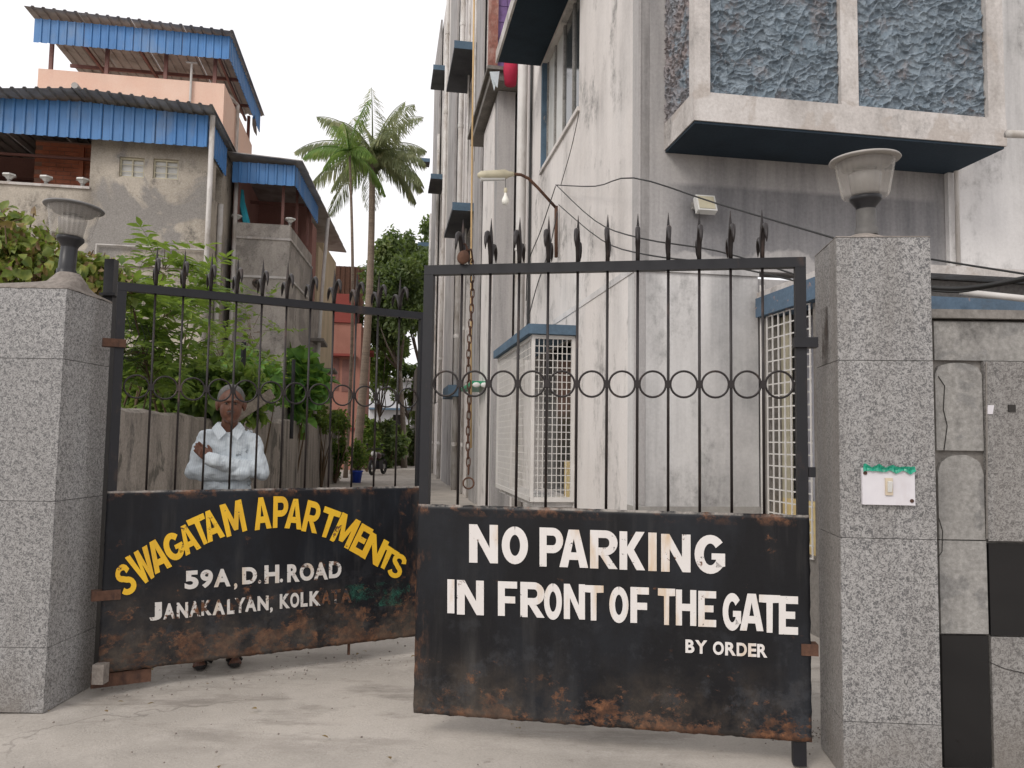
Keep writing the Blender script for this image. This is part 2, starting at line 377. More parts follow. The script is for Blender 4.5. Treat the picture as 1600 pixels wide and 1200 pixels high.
m_whitewall = plaster('whitewashed', (.60, .60, .62), (.35, .35, .36), .5)
m_gate_r = paintrust('black_gate_paint', (.007, .007, .0085), .10, .44, .56, .42, (.019, .022, .028), edges=1.07)
m_gate_l = paintrust('rusting_gate_paint', (.007, .0075, .010), .10, .62, .62, .44, (.018, .023, .031), edges=1.07)
m_yellow = letterpaint('yellow_lettering', (.74, .44, .025), .55)
m_wletter = letterpaint('white_lettering', (.66, .63, .61), .55)
m_wletter_old = letterpaint('flaking_white_lettering', (.60, .57, .54), .8, .03)
m_wletter_gone = letterpaint('worn_off_lettering', (.36, .34, .32), .8, .17)
def shirtmat():
    n = NT('pale_blue_shirt')
    wv = n.t.nodes.new('ShaderNodeTexWave'); wv.inputs['Scale'].default_value = 26; n.set(wv.inputs[0], n.mp((1, .0, .0)))
    c = n.mix(n.ramp(wv.outputs[1], (.75, 0.), (.95, .45)), (.60, .65, .68), (.42, .48, .54))
    n.bump(n.noise(9, 4, .55, dist=1.5), .5, .03)
    return n.fin(c, .9, 0, .2)
m_shirt = shirtmat()
def groundmat():
    n = NT('worn_concrete')
    c = n.mix(n.ramp(n.noise(.8, 8, .62), (.35, 0.), (.7, 1.)), (.46, .42, .375), (.31, .285, .255))
    c = n.mix(n.ramp(n.noise(3.1, 9, .7, dist=.5), (.5, 0.), (.72, .8)), c, (.47, .43, .39))
    c = n.mix(n.ramp(n.noise(9, 9, .75), (.60, 0.), (.70, .55)), c, (.16, .13, .11))
    c = n.mix(.3, c, n.ramp(n.noise(90, 6, .7), (.3, .2), (.7, .8)), 'SOFT_LIGHT')
    wv_ = n.t.nodes.new('ShaderNodeVectorMath'); wv_.operation = 'ADD'; n.t.links.new(n.pos, wv_.inputs[0])
    nz_ = n.t.nodes.new('ShaderNodeTexNoise'); nz_.inputs['Scale'].default_value = 2.2; nz_.inputs['Detail'].default_value = 6; n.t.links.new(n.pos, nz_.inputs[0]); n.t.links.new(nz_.outputs['Color'], wv_.inputs[1])
    cr_ = n.math('MULTIPLY', n.ramp(n.voro(.55, wv_.outputs[0], 'DISTANCE_TO_EDGE'), (.002, 1.), (.007, 0.)), n.ramp(n.noise(.9, 3), (.52, 0.), (.60, .45)))
    c = n.mix(cr_, c, (.09, .08, .07))
    ys_ = n.t.nodes.new('ShaderNodeSeparateXYZ'); n.t.links.new(n.pos, ys_.inputs[0])
    gr_ = n.math('MULTIPLY', n.ramp(n.noise(2.3, 9, .7, n.mp((.5, 1.6, 1))), (.5, 0.), (.62, .6)), n.math('MULTIPLY', n.mapr(ys_.outputs[1], 3.4, 3.9, 0, 1), n.mapr(ys_.outputs[1], 4.8, 5.6, 1, 0)))
    c = n.mix(gr_, c, (.17, .15, .13))
    n.bump(n.math('ADD', n.noise(7, 8, .65), n.noise(80, 4, .6)), .45, .014)
    return n.fin(c, .85, 0, .3)
m_ground = groundmat()
m_earth = plaster('dry_earth', (.22, .18, .14), (.12, .10, .07), .6, (2, 2, 2), None, .6, .2)

# ---------------------------------------------------------------- ground
def sheet(name, x0, x1, y0, y1, z, mat, nx=2, ny=2, amp=0, label=None):
    vs = []; fs = []
    for j in range(ny+1):
        for i in range(nx+1):
            x = x0+(x1-x0)*i/nx; y = y0+(y1-y0)*j/ny
            vs.append(B(x, y, z + (amp*noise.noise(Vector((x*1.3, y*1.3, 0))) if amp else 0)))
    for j in range(ny):
        for i in range(nx):
            a = j*(nx+1)+i; fs.append((a, a+1, a+nx+2, a+nx+1))
    return MB().add(vs, fs).build(name, mat, kind='structure', smooth=bool(amp), label=label)
sheet('ground', -500, 500, -400, 900, -.03, m_earth, label='bare earth under and around the houses')
sheet('pavement', -14, 14, -6, 6.1, 0, m_ground, 90, 50, .012, label='worn pale concrete in front of and under the gate')
sheet('driveway', -6, 6, 6.1, 52, 0, m_ground, 20, 40, .008, label='pale concrete drive running back beside the apartment block')

# ---------------------------------------------------------------- wall with openings (grid split so no faces overlap)
def wall_open(mb, axis, w0, w1, a0, a1, z0, z1, ops):
    """axis 'u': wall in the u-plane w0..w1, spans v a0..a1; axis 'v': the other way round. ops: (a0,a1,z0,z1)"""
    A = sorted({a0, a1, *[q for o in ops for q in o[:2]]}); Z = sorted({z0, z1, *[q for o in ops for q in o[2:]]})
    A = [a for a in A if a0 <= a <= a1]; Z = [z for z in Z if z0 <= z <= z1]
    for i in range(len(A)-1):
        run = None
        for j in range(len(Z)-1):
            am = (A[i]+A[i+1])/2; zm = (Z[j]+Z[j+1])/2
            hole = any(o[0] < am < o[1] and o[2] < zm < o[3] for o in ops)
            if not hole:
                run = [Z[j], Z[j+1]] if run is None else [run[0], Z[j+1]]
            if (hole or j == len(Z)-2) and run:
                if axis == 'u': mb.bb(w0, w1, A[i], A[i+1], run[0], run[1])
                else: mb.bb(A[i], A[i+1], w0, w1, run[0], run[1])
                run = None
    return mb

# ---------------------------------------------------------------- the apartment block on the right
U0, V0 = 2.09, 6.25
apt = thing('apartment_building', 'tall weathered white apartment block with blue grey sunshades, right of the driveway', 'building', B(U0, V0, 0))
ops = [(8.42, 10.5, 5.14, 6.66), (8.28, 10.83, .73, 2.62), (18.75, 20.9, 8.35, 10.9), (18.75, 20.9, 4.2, 6.85), (14.2, 15.4, 1.25, 2.85), (29.3, 31.5, 9.0, 11.2)]
V1 = 33.2
mb = wall_open(MB(), 'u', U0, U0+.22, V0+.22, V1, 2.86, 19, ops)
wall_open(mb, 'u', U0-.05, U0+.22, V0+.17, V1, .0, 2.80, ops)
mb.bb(U0+.22, 9, V1-.3, V1, 0, 19)
mb.build('wall', m_facade, apt)
MB().bb(U0+.9, U0+1.0, V0+.5, V1-.5, 0, 18.9).build('room_back_wall', m_dark, apt)
uc, _, zb = hV(1040, 237, V0)
ur = hV(1475, 272, V0)[0]
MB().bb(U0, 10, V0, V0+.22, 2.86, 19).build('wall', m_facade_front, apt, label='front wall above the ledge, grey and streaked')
MB().bb(U0-.05, hV(1181, 600, V0)[0], V0-.05, V0+.17, .86, 2.80).build('wall', m_facade_low, apt, label='lower front wall between corner and window wing')
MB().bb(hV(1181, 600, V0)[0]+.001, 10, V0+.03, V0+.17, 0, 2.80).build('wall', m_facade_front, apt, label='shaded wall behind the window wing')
MB().bb(U0-.058, hV(1181, 600, V0)[0]+.004, V0-.06, V0+.15, 0, .86).build('dado', m_dado, apt)
MB().bb(U0-.058, 3.12, V0-.07, V0+.2, 2.80, 2.86).bb(U0-.058, U0+.1, V0+.2, 9.4, 2.80, 2.86).build('ledge', m_facade_low, apt)
MB().bb(ur+.0, 10, V0-.05, V0-.001, 2.7, 19).build('wall', m_facade_low, apt, label='paler right-hand strip of the front wall')
# corner drip strip
MB().tube([B(U0-.002, V0+.006, 2.87), B(U0-.002, V0+.006, 12)], .016, 8).build('corner_bead', m_pilaster, apt)
MB().tube([B(U0-.052, V0-.044, .02), B(U0-.052, V0-.044, 2.79)], .014, 8).build('corner_bead', m_pilaster, apt)
MB().bb(U0+.004, U0+.075, V0-.004, V0-.0005, 2.87, 12).build('damp_strip', m_pilaster, apt)
MB().bb(U0-.045, U0+.03, V0-.0545, V0-.0505, .87, 2.79).build('damp_strip', m_pilaster, apt)
# panelled bay
bz = 3.84; bf = 5.61; bl_, br_ = 2.31, 5.0
bay = thing('bay', '', '') if False else None
BT = 5.5
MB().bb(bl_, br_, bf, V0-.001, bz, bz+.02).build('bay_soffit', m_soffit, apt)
MB().bb(bl_-.01, br_+.02, bf-.012, bf+.10, bz+.021, bz+.25).bb(bl_-.01, bl_+.10, bf+.10, V0-.001, bz+.021, bz+.25).bb(br_-.1, br_+.02, bf+.10, V0-.001, bz+.021, bz+.25).build('bay_beam', m_beam, apt)
def upx(px, py): return hV(px, py, bf)[0]
c1 = upx(1109, 100); c2 = upx(1313, 100); c3 = upx(1340, 100); c4 = upx(1543, 150)
for a, b in ((bl_-.004, c1), (c2, c3), (c4, br_+.016)):
    MB().bb(a, b, bf-.008, bf+.1, bz+.25, BT).build('bay_post', m_beam, apt)
MB().bb(bl_+.02, br_-.02, bf+.05, V0-.001, bz+.25, BT).build('bay_core', m_bluegrey, apt)
def stucco_mat():
    n = NT('rough_blue_stucco')
    h = n.voro(15, n.mp((1, 1, 1.1)), 'F1')
    k = n.noise(14, 5, .6, dist=1.2)
    c = n.mix(n.ramp(k, (.4, 0.), (.64, 1.)), (.125, .16, .195), (.235, .285, .33))
    dm = n.ramp(n.noise(4.2, 9, .72), (.53, 0.), (.66, .75)); c = n.mix(dm, c, (.22, .165, .15))
    c = n.mix(n.ramp(n.noise(2.1, 4), (.5, 0.), (.8, .6)), c, (.20, .29, .36))
    n.bump(n.noise(55, 5, .6), .5, .008)
    return n.fin(c, .6, 0, .4)
m_stucco = stucco_mat()
m_stucco2 = stucco_mat(); m_stucco2.name = 'rough_dusty_stucco'
_r = [x for x in m_stucco2.node_tree.nodes if x.type == 'VALTORGB'][1].color_ramp.elements
_r[0].position = .36; _r[1].position = .5
def vnoise(x, y, seed):
    rg = np.random.default_rng(seed); T = rg.random((64, 64)); xi = np.floor(x).astype(int); yi = np.floor(y).astype(int); fx = x-xi; fy = y-yi
    fx = fx*fx*(3-2*fx); fy = fy*fy*(3-2*fy); g = lambda a, b: T[a % 64, b % 64]
    return (g(xi, yi)*(1-fx)+g(xi+1, yi)*fx)*(1-fy)+(g(xi, yi+1)*(1-fx)+g(xi+1, yi+1)*fx)*fy-.5
def worley(x, y, seed):
    rg = np.random.default_rng(seed); JX = rg.random((64, 64)); JY = rg.random((64, 64)); JA = rg.random((64, 64)); xi = np.floor(x).astype(int); yi = np.floor(y).astype(int)
    D = []; T = []; Q = []
    for a in (-1, 0, 1):
        for b in (-1, 0, 1):
            px_ = xi+a+JX[(xi+a) % 64, (yi+b) % 64]; py_ = yi+b+JY[(xi+a) % 64, (yi+b) % 64]
            D.append(np.hypot(x-px_, y-py_)); T.append(y-py_); Q.append(JA[(xi+a) % 64, (yi+b) % 64])
    D = np.array(D); o = np.argsort(D, 0); t = lambda M, k: np.take_along_axis(np.array(M), o[k:k+1], 0)[0]
    return t(D, 0), t(D, 1), t(T, 0), t(Q, 0)
def stucco(P, A, Bv, N, nx, ny, mat, seed):
    LA, LB = A.length, Bv.length
    X, Y = np.meshgrid(np.arange(nx+1)/nx, np.arange(ny+1)/ny); x = X*LA; y = Y*LB
    def field(fx, fy, sd, wa):
        wx = vnoise(x*9, y*9, sd+1)*wa+vnoise(x*24, y*24, sd+2)*wa*.45; wy = vnoise(x*9, y*9, sd+3)*wa+vnoise(x*24, y*24, sd+4)*wa*.45
        d0, d1, ty, q = worley((x+wx)*fx, (y+wy)*fy, sd)
        e = d1-d0
        ridge = np.exp(-(e/.16)**2)
        return ridge*(.35+q), ty, d0, q
    r1, t1, d1_, q1 = field(10, 15, seed, .09); r2, t2, d2_, q2 = field(21, 30, seed+20, .05)
    h = .021*r1 + .010*r2*(vnoise(x*6, y*6, seed+9)+.6) + .012*t1*(q1-.1) + .008*d1_ + .010*vnoise(x*5, y*5, seed+30)
    e = np.minimum(np.minimum(x, LA-x), np.minimum(y, LB-y)); h = h*np.clip(e/.012, 0, 1)+.004
    vs = [P + A*float(a) + Bv*float(b) + N*float(c) for a, b, c in zip(X.ravel(), Y.ravel(), h.ravel())]
    fs = []
    for j in range(ny):
        for i in range(nx):
            a = j*(nx+1)+i; fs.append((a, a+1, a+nx+2, a+nx+1))
    return MB().add(vs, fs).build('stucco_panel', mat, apt, smooth=True)
HB = Vector((0, 0, BT-bz-.25))
stucco(B(c1, bf+.045, bz+.25), UD*(c2-c1), HB, -VD, 240, 340, m_stucco, 1)
stucco(B(c3, bf+.045, bz+.25), UD*(c4-c3), HB, -VD, 240, 340, m_stucco, 5)
stucco(B(bl_+.012, V0-.002, bz+.25), VD*(bf+.1-V0), HB, -UD, 140, 300, m_stucco2, 9)
# sunshades: (near corner px), (far corner px), outer px at near end
m_shade = plaster('sunshade_underside', (.10, .105, .115), (.035, .037, .042), .6, (2, 2, 2), None, .15)
def sunshade(near, far, outer, th=.09, label=None):
    u, v, z = hU(*near, U0); v2 = hU(*far, U0)[1]; uo = hV(outer, near[1], v)[0]
    MB().bb(uo, U0-.001, v+.02, v2, z, z+th).build('sunshade', m_shade, apt, label=label)
    MB().bb(uo-.006, U0-.002, v, v+.019, z-.004, z+th+.10).build('sunshade_edge', m_bluegrey, apt)
    return uo, v, v2, z
zz = 6.73; ou = hV(778, 95, 10.72)[0]
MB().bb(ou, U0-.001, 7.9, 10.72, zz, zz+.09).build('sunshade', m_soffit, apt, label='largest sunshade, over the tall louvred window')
MB().bb(ou-.03, ou-.001, 7.88, 10.74, zz-.01, zz+.16).build('sunshade_edge', m_beam, apt)
sunshade((748, 78), (731, 150), 710)
sunshade((745, 330), (727, 375), 707)
sunshade((695, 280), (689, 319), 673)
sunshade((699, 110), (693, 161), 677)
sunshade((672, 253), (670, 284), 657)
sunshade((672, 385), (671, 404), 653)
# low grey box shelf far down the drive
a = hU(722, 600, U0); b = hV(700, 600, a[1])
MB().bb(b[0], U0-.06, a[1]-.1, a[1]+1.8, 2.55, 2.85).build('window_hood', m_bluegrey, apt)
# pilasters
def pil(pa, pb, y, out, mat=m_pilaster, z0=0, z1=19.0, name='pilaster'):
    va = hU(pb, y, U0)[1]; vb = hU(pa, y, U0)[1]
    MB().bb(U0-out, U0-.051 if z0 < 2.8 else U0-.001, va, vb, z0, z1).build(name, mat, apt)
pil(747, 757, 300, .10, m_pilaster); pil(704, 715, 300, .12); pil(679, 688, 300, .12)
# projecting column with the purple tiled balcony
vc = 12.6; ul = hV(776, 300, vc)[0]
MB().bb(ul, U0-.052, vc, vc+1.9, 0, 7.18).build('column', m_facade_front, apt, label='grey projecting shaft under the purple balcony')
MB().bb(ul-.02, ul-.001, vc+.3, vc+1.7, 0, 7.1).build('column', m_facade, apt)
ub = hV(757, 150, vc)[0]
MB().bb(ub+.05, U0+.1, vc-.35, vc+2.6, 7.19, 7.34).bb(ub-.01, U0+.1, vc-.42, vc+2.65, 7.341, 7.40).build('balcony_slab', m_cement_dark, apt)
MB().bb(ub+.02, ub+.17, vc-.3, vc-.16, 7.41, 9.6).build('balcony_post', m_brown, apt)
pw = MB()
for k in range(5):
    for j in range(8):
        a = ub+.175+k*.155; pw.bb(a, a+.148, vc-.24, vc-.2, 7.41+j*.275, 7.41+j*.275+.265)
pw.build('purple_tiles', m_purple, apt, kind='stuff')
MB().bb(ub+.18, U0, vc-.19, vc-.17, 7.41, 9.6).build('tile_backing', m_dark, apt)
# upper louvred window
wz0, wz1, wa, wb_ = 5.14, 6.66, 8.42, 10.5
wf = MB(); 
for a in (wa, wa+.5, wa+1.02, wa+1.54, wb_-.06): wf.bb(U0+.05, U0+.11, a, a+.055, wz0+.05, wz1)
wf.bb(U0+.05, U0+.11, wa, wb_, wz0, wz0+.05)
fr = wf.build('window_frame', m_cement, apt)
for a in (wa+.055, wa+.555, wa+1.075, wa+1.595):
    MB().bb(U0+.07, U0+.08, a+.002, a+.44, wz0+.052, wz1-.01).build('pane', m_louvre if a > wa+.6 else m_glassdark, fr)
MB().bb(U0-.015, U0+.2, wb_-.02, wb_+.06, wz0, wz1).build('window_jamb', m_bluegrey, apt)
MB().bb(U0-.03, U0+.03, wa-.04, wb_+.08, wz0-.05, wz0-.002).build('window_sill', m_facade, apt)
for (v, z0, z1) in ((19.0, 8.4, 10.8), (19.0, 4.3, 6.8)):
    f = MB().bb(U0+.05, U0+.12, 18.78, 18.86, z0, z1).bb(U0+.05, U0+.12, 19.8, 19.88, z0, z1).build('window_frame', m_cement_dark, apt)
    MB().bb(U0+.1, U0+.11, 18.87, 19.79, z0, z1).build('pane', m_glassdark, f)
# barred window cage on the drive side
cu_, cv0, cv1, cz0, cz1 = 1.56, 8.28, 10.85, .73, 2.52
frm = MB()
for (a, b, c, d, e, f) in ((cu_, U0-.052, cv0, cv0+.03, cz0, cz0+.05), (cu_, U0-.052, cv0, cv0+.03, cz1-.04, cz1), (cu_, cu_+.035, cv0-.004, cv0+.035, cz0, cz1),
                           (U0-.09, U0-.052, cv0-.004, cv0+.035, cz0, cz1), (cu_, cu_+.03, cv0+.04, cv1, cz0, cz0+.05), (cu_, cu_+.03, cv0+.04, cv1, cz1-.04, cz1), (cu_, cu_+.03, cv1, cv1+.03, cz0, cz1)):
    frm.bb(a, b, c, d, e, f)
cage = frm.build('window_cage', m_grille, apt)
g = MB()
for k in range(1, 8): x = cu_+.03+(U0-.09-cu_-.03)*k/8; g.bb(x-.004, x+.004, cv0+.008, cv0+.018, cz0+.05, cz1-.04)
for k in range(1, 22): z = cz0+.05+(cz1-cz0-.09)*k/22; g.bb(cu_+.035, U0-.09, cv0+.019, cv0+.026, z-.004, z+.004)
g.build('grille', m_grille, cage, kind='stuff')
g = MB()
for k in range(1, 30): v = cv0+.04+(cv1-cv0-.05)*k/30; g.bb(cu_+.008, cu_+.016, v-.004, v+.004, cz0+.05, cz1-.04)
for k in range(1, 22): z = cz0+.05+(cz1-cz0-.09)*k/22; g.bb(cu_+.017, cu_+.024, cv0+.04, cv1, z-.004, z+.004)
g.build('grille', m_grille, cage, kind='stuff')
MB().bb(cu_-.05, U0-.051, cv0-.06, cv1+.1, cz1+.005, cz1+.11).build('window_hood', m_bluegrey, apt, label='blue sunshade over the barred window cage')
MB().bb(cu_+.05, U0+.2, cv0+.06, cv1-.02, cz0-.06, cz0-.002).build('window_sill', m_facade_low, cage)
MB().bb(U0+.05, U0+.1, cv0+.0, cv0+.9, cz0, cz0+.42).build('window_apron', m_cream, apt)
MB().bb(U0+.12, U0+.16, cv0+.1, cv1-.1, cz0, cz1).build('window_pane', m_glassdark, apt)
# blue shuttered window deeper in
MB().bb(U0-.12, U0-.052, 13.9, 15.4, 1.0, 2.35).build('blue_shutter', m_bluewin, apt)
a0_ = hU(770, 600, U0-.06)[1]; zg = hV(750, 600, 13.3)[2]; ug = hV(738, 600, 13.3)[0]
MB().bb(ug, U0-.06, 13.3, 15.6, zg, zg+.05).build('awning', m_greenplastic, apt, label='green plastic awning over the bright blue shutter')
a = MB()
for k in range(4): a.ell(B(ug+(U0-.06-ug)*(k+.5)/4, 13.3, zg-.015), .07, .03, .045, None, 10, 6)
a.build('awning_fringe', m_lampwhite, apt, smooth=True, kind='stuff')
# drain pipes on the drive side
def vpipe(px, y, r, z0=0, z1=19, off=.06, mat=m_pvc, col_=3.0):
    v = hU(px, y, U0-off)[1]; u = U0-off-r
    p = MB().tube([B(u, v, z0), B(u, v, z1)], r, 12).build('drain_pipe', mat, apt, smooth=True)
    z = z0+1.2; c = MB().tube([B(u, v, z), B(u, v, z+.1)], r*1.14, 12).build('pipe_collar', mat, p)
    while z+col_ < z1: z += col_; dup(c, p, (0, 0, z-z0-1.2))
vpipe(822, 300, .075, 0, 10); vpipe(722, 300, .075); vpipe(697, 300, .07); vpipe(686, 300, .06, 0, 14); vpipe(731, 300, .03); vpipe(740, 300, .0251)
vpipe(676, 300, .06, 0, 12)
v = 11.25
MB().tube([B(U0-.03, v, 2.9), B(U0-.03, v, 12)], .02, 6).build('conduit', m_cable, apt)
# front pipes
MB().tube([B(hV(1183, 600, V0)[0], V0-.09, 0), B(hV(1183, 440, V0)[0], V0-.09, 2.72)], .022, 10).build('drain_pipe', m_pvc, apt, smooth=True)
MB().tube([B(hV(1497, 400, V0-.09)[0], V0-.09, 2.7), B(hV(1497, 300, V0-.09)[0], V0-.09, 9)], .02, 8).build('drain_pipe', m_pvc, apt, smooth=True)
MB().tube([hD(1572, 209, 5.9), hD(1640, 212, 5.9)], .03, 10).build('drain_pipe', m_pvc, apt, smooth=True, label='short pipe running off right below the bay')
# window wing under the bay
m_peelblue = plaster('peeling_blue', (.10, .15, .21), (.05, .06, .07), .6, (3, 3, 3), ((.36, .24, .20), 7, .58), .4, mould=.5)
ua = hV(1183, 600, V0)[0]; wv = 4.95
mb = wall_open(MB(), 'u', ua, ua+.15, wv, V0-.1, 0, 2.43, [(5.36, 6.02, .55, 2.43)])
mb.bb(ua+.15, 9, wv+.15, wv+.3, 0, 2.59); mb.build('wing_wall', m_cement_dark, apt)
MB().bb(ua-.06, ua+.16, wv-.1, V0-.1, 2.44, 2.6).bb(ua+.161, 9, wv-.12, wv+.14, 2.28, 2.415).build('window_hood', m_peelblue, apt, label='peeling blue band over the side window')
MB().bb(ua-.02, 9, wv-.02, V0-.002, 2.601, 2.66).build('wing_roof', m_beam, apt)
MB().bb(ua+.3, ua+.32, 5.2, 6.1, .5, 2.43).build('window_back', m_curtain, apt)
MB().bb(ua+.1, ua+.13, 5.36, 6.02, .55, .95).build('window_apron', m_cream, apt)
MB().bb(ua+.1, ua+.13, 5.90, 6.02, .95, 2.43).build('window_jamb', m_fixture, apt)
g = MB(); a0, a1 = 5.36, 6.02
for k in range(8): v = a0+(a1-a0)*k/7; g.bb(ua-.03, ua-.02, v-.005, v+.005, .55, 2.43)
for k in range(21): z = .55+1.88*k/20; g.bb(ua-.019, ua-.012, a0, a1, z-.005, z+.005)
g.build('grille', m_grille, apt, kind='stuff', label='white welded grille on the side window')
# floodlight on the front wall
c = hV(1102, 320, V0-.1)
fl = thing('floodlight', 'small square grey floodlight fixed under the blue stucco bay', 'floodlight', B(c[0], V0-.02, c[2]))
C0 = B(c[0], V0-.1, c[2])
tilt = Matrix.Rotation(R(-22), 3, UD)
ax, ay, az = tilt@(UD*.085), tilt@(VD*.03), tilt@Vector((0, 0, .078))
MB().ob(C0, ax, ay, az).build('housing', m_lampwhite, fl)
MB().ob(C0-ay*1.05, ax*.82, ay*.12, az*.8).build('lens', m_fixture, fl)
MB().ob(C0+VD*.055, UD*.1, VD*.012, Vector((0, 0, .03))).build('bracket', m_cement, fl)

# street light and bulb on the facade
P = lambda px, py, v: B(*hV(px, py, v))
sv = 9.35
slt = thing('street_light', 'rusty arm street light with long ivory head, fixed to the drive side wall', 'street light', P(869, 400, sv))
MB().tube([P(869, 402, sv), P(869, 322, sv)], .022, 8).tube([P(869, 325, sv), P(840, 293, sv), P(826, 279, sv), P(814, 273, sv), P(801, 272, sv)], .02, 8).build('arm', m_rust, slt, smooth=True)
h = MB(); p0 = P(803, 272, sv); p1 = P(746, 274, sv); d = (p1-p0)
for k, (t, ww) in enumerate(((0, .04), (.2, .065), (.95, .06), (1, .03))): pass
h.tube([p0, p0+d*.12, p0+d*.25, p0+d*.9, p1], [.03, .035, .062, .055, .02], 10)
ho = h.build('lamp_head', m_fixture, slt, smooth=True)
MB().tube([p0+d*.25-Vector((0, 0, .045)), p0+d*.92-Vector((0, 0, .04))], .035, 8).build('lens', m_lampwhite, slt)
blb = thing('hanging_bulb', 'bare white light bulb hanging on a wire below the street light', 'light bulb', P(790, 296, sv))
MB().tube([P(790, 279, sv), P(790, 295, sv)], .004, 5).build('wire', m_cable, blb)
q = P(790, 294, sv)
MB().lathe(q-Vector((0, 0, .05)), [(.001, .05), (.02, .05), (.022, .0), (.018, -.01)], 12).build('holder', m_fixture, blb, smooth=True)
MB().lathe(q-Vector((0, 0, .06)), [(.016, 0), (.02, -.03), (.042, -.08), (.046, -.105), (.038, -.135), (.02, -.15), (.001, -.153)], 14).build('bulb', m_bulb, blb, smooth=True)

# cables
def cable(pts, D0, D1, r, label, group=None, Ds=None):
    n = len(pts); path = []
    for i, p in enumerate(pts): path.append(hD(p[0], p[1], Ds[i] if Ds else D0+(D1-D0)*(p[0]-pts[0][0])/(pts[-1][0]-pts[0][0]+1e-9)))
    sm = []
    for i in range(n-1):
        a = path[max(i-1, 0)]; b = path[i]; c = path[i+1]; d = path[min(i+2, n-1)]
        for t in (0, .25, .5, .75):
            sm.append(.5*((2*b)+(c-a)*t+(2*a-5*b+4*c-d)*t*t+(3*b-a-3*c+d)*t**3))
    sm.append(path[-1])
    o = MB().tube(sm, r, 6).build('cable', m_cable, smooth=True, loc=path[0])
    tag(o, label, 'cable', group)
cable([(868, 289), (930, 291), (990, 278), (1120, 318), (1310, 374)], 9.0, 5.0, .006, 'thin black cable running round the building corner towards the right pillar top', Ds=(9.3, 7.6, 6.25, 5.6, 4.4))
cable([(869, 289), (930, 345), (1000, 372), (1120, 392), (1252, 432)], 9.1, 5.6, .006, 'black cable sagging from the street light to the window wing, upper of two', Ds=(9.3, 7.6, 6.2, 5.9, 5.2))
cable([(873, 320), (940, 375), (1010, 398), (1120, 412), (1252, 441)], 9.0, 5.6, .006, 'black cable sagging from the street light to the window wing, lower of two', Ds=(9.2, 7.4, 6.1, 5.8, 5.1))
cable([(868, 291), (845, 360), (826, 410), (822, 470)], 9.2, 9.6, .006, 'loose black cable dropping from the street light beside the drain pipe')
cable([(871, 330), (858, 390), (838, 450), (820, 520)], 9.0, 9.0, .006, 'second loose black cable dropping from the street light to the cage hood')
cable([(905, 175), (893, 230), (876, 290)], 8.3, 9.0, .0045, 'thin cable hanging from the louvred window sill to the street light')
cable([(1455, 405), (1530, 417), (1640, 434)], 4.6, 4.0, .006, 'thin upper cable right of the right pillar')
cable([(1450, 449), (1500, 451), (1560, 443), (1640, 426)], 4.4, 3.9, .013, 'thick black cable bundle right of the right pillar')
cable([(1455, 454), (1500, 456), (1560, 446), (1640, 431)], 4.45, 3.95, .006, 'slim cable just under the thick cable bundle')
MB().tube([hD(1500, 456, 5.3), hD(1650, 472, 5.0)], .022, 10).build('water_pipe', m_pvc, smooth=True, label='white plastic pipe lying on the blue band right of the pillar', cat='pipe', loc=hD(1500, 456, 5.3))
MB().tube([P(741, -15, 12.0), P(738, 200, 12.0), P(736, 420, 12.0), P(736, 700, 12.0)], .014, 6).build('rope', m_bamboo, smooth=True, loc=P(736, 700, 12.0), label='tan rope hanging the full height of the drive side wall', cat='rope')
q = P(765, 112, vc-.45)
MB().add([q, q+UD*.16+Vector((0, 0, .02)), q+UD*.13-Vector((0, 0, .26)), q+UD*.05-Vector((0, 0, .12))+VD*.02], [(0, 1, 2, 3)]).add([q+VD*.01, q+UD*.16+VD*.03, q+UD*.08-Vector((0, 0, .3))+VD*.02], [(0, 1, 2)]).build('hanging_cloth', m_cloth, loc=q, label='pale blue cloth caught on the brown balcony post', cat='cloth')
q = P(798, 100, vc-.5)
MB().tube([q+Vector((0, 0, .1)), q-Vector((0, 0, .1)), q-Vector((0, 0, .35))], [.1, .12, .09], 8).build('red_cloth', m_redcloth, loc=q, smooth=True, label='bright red cloth hung on the purple balcony', cat='cloth')

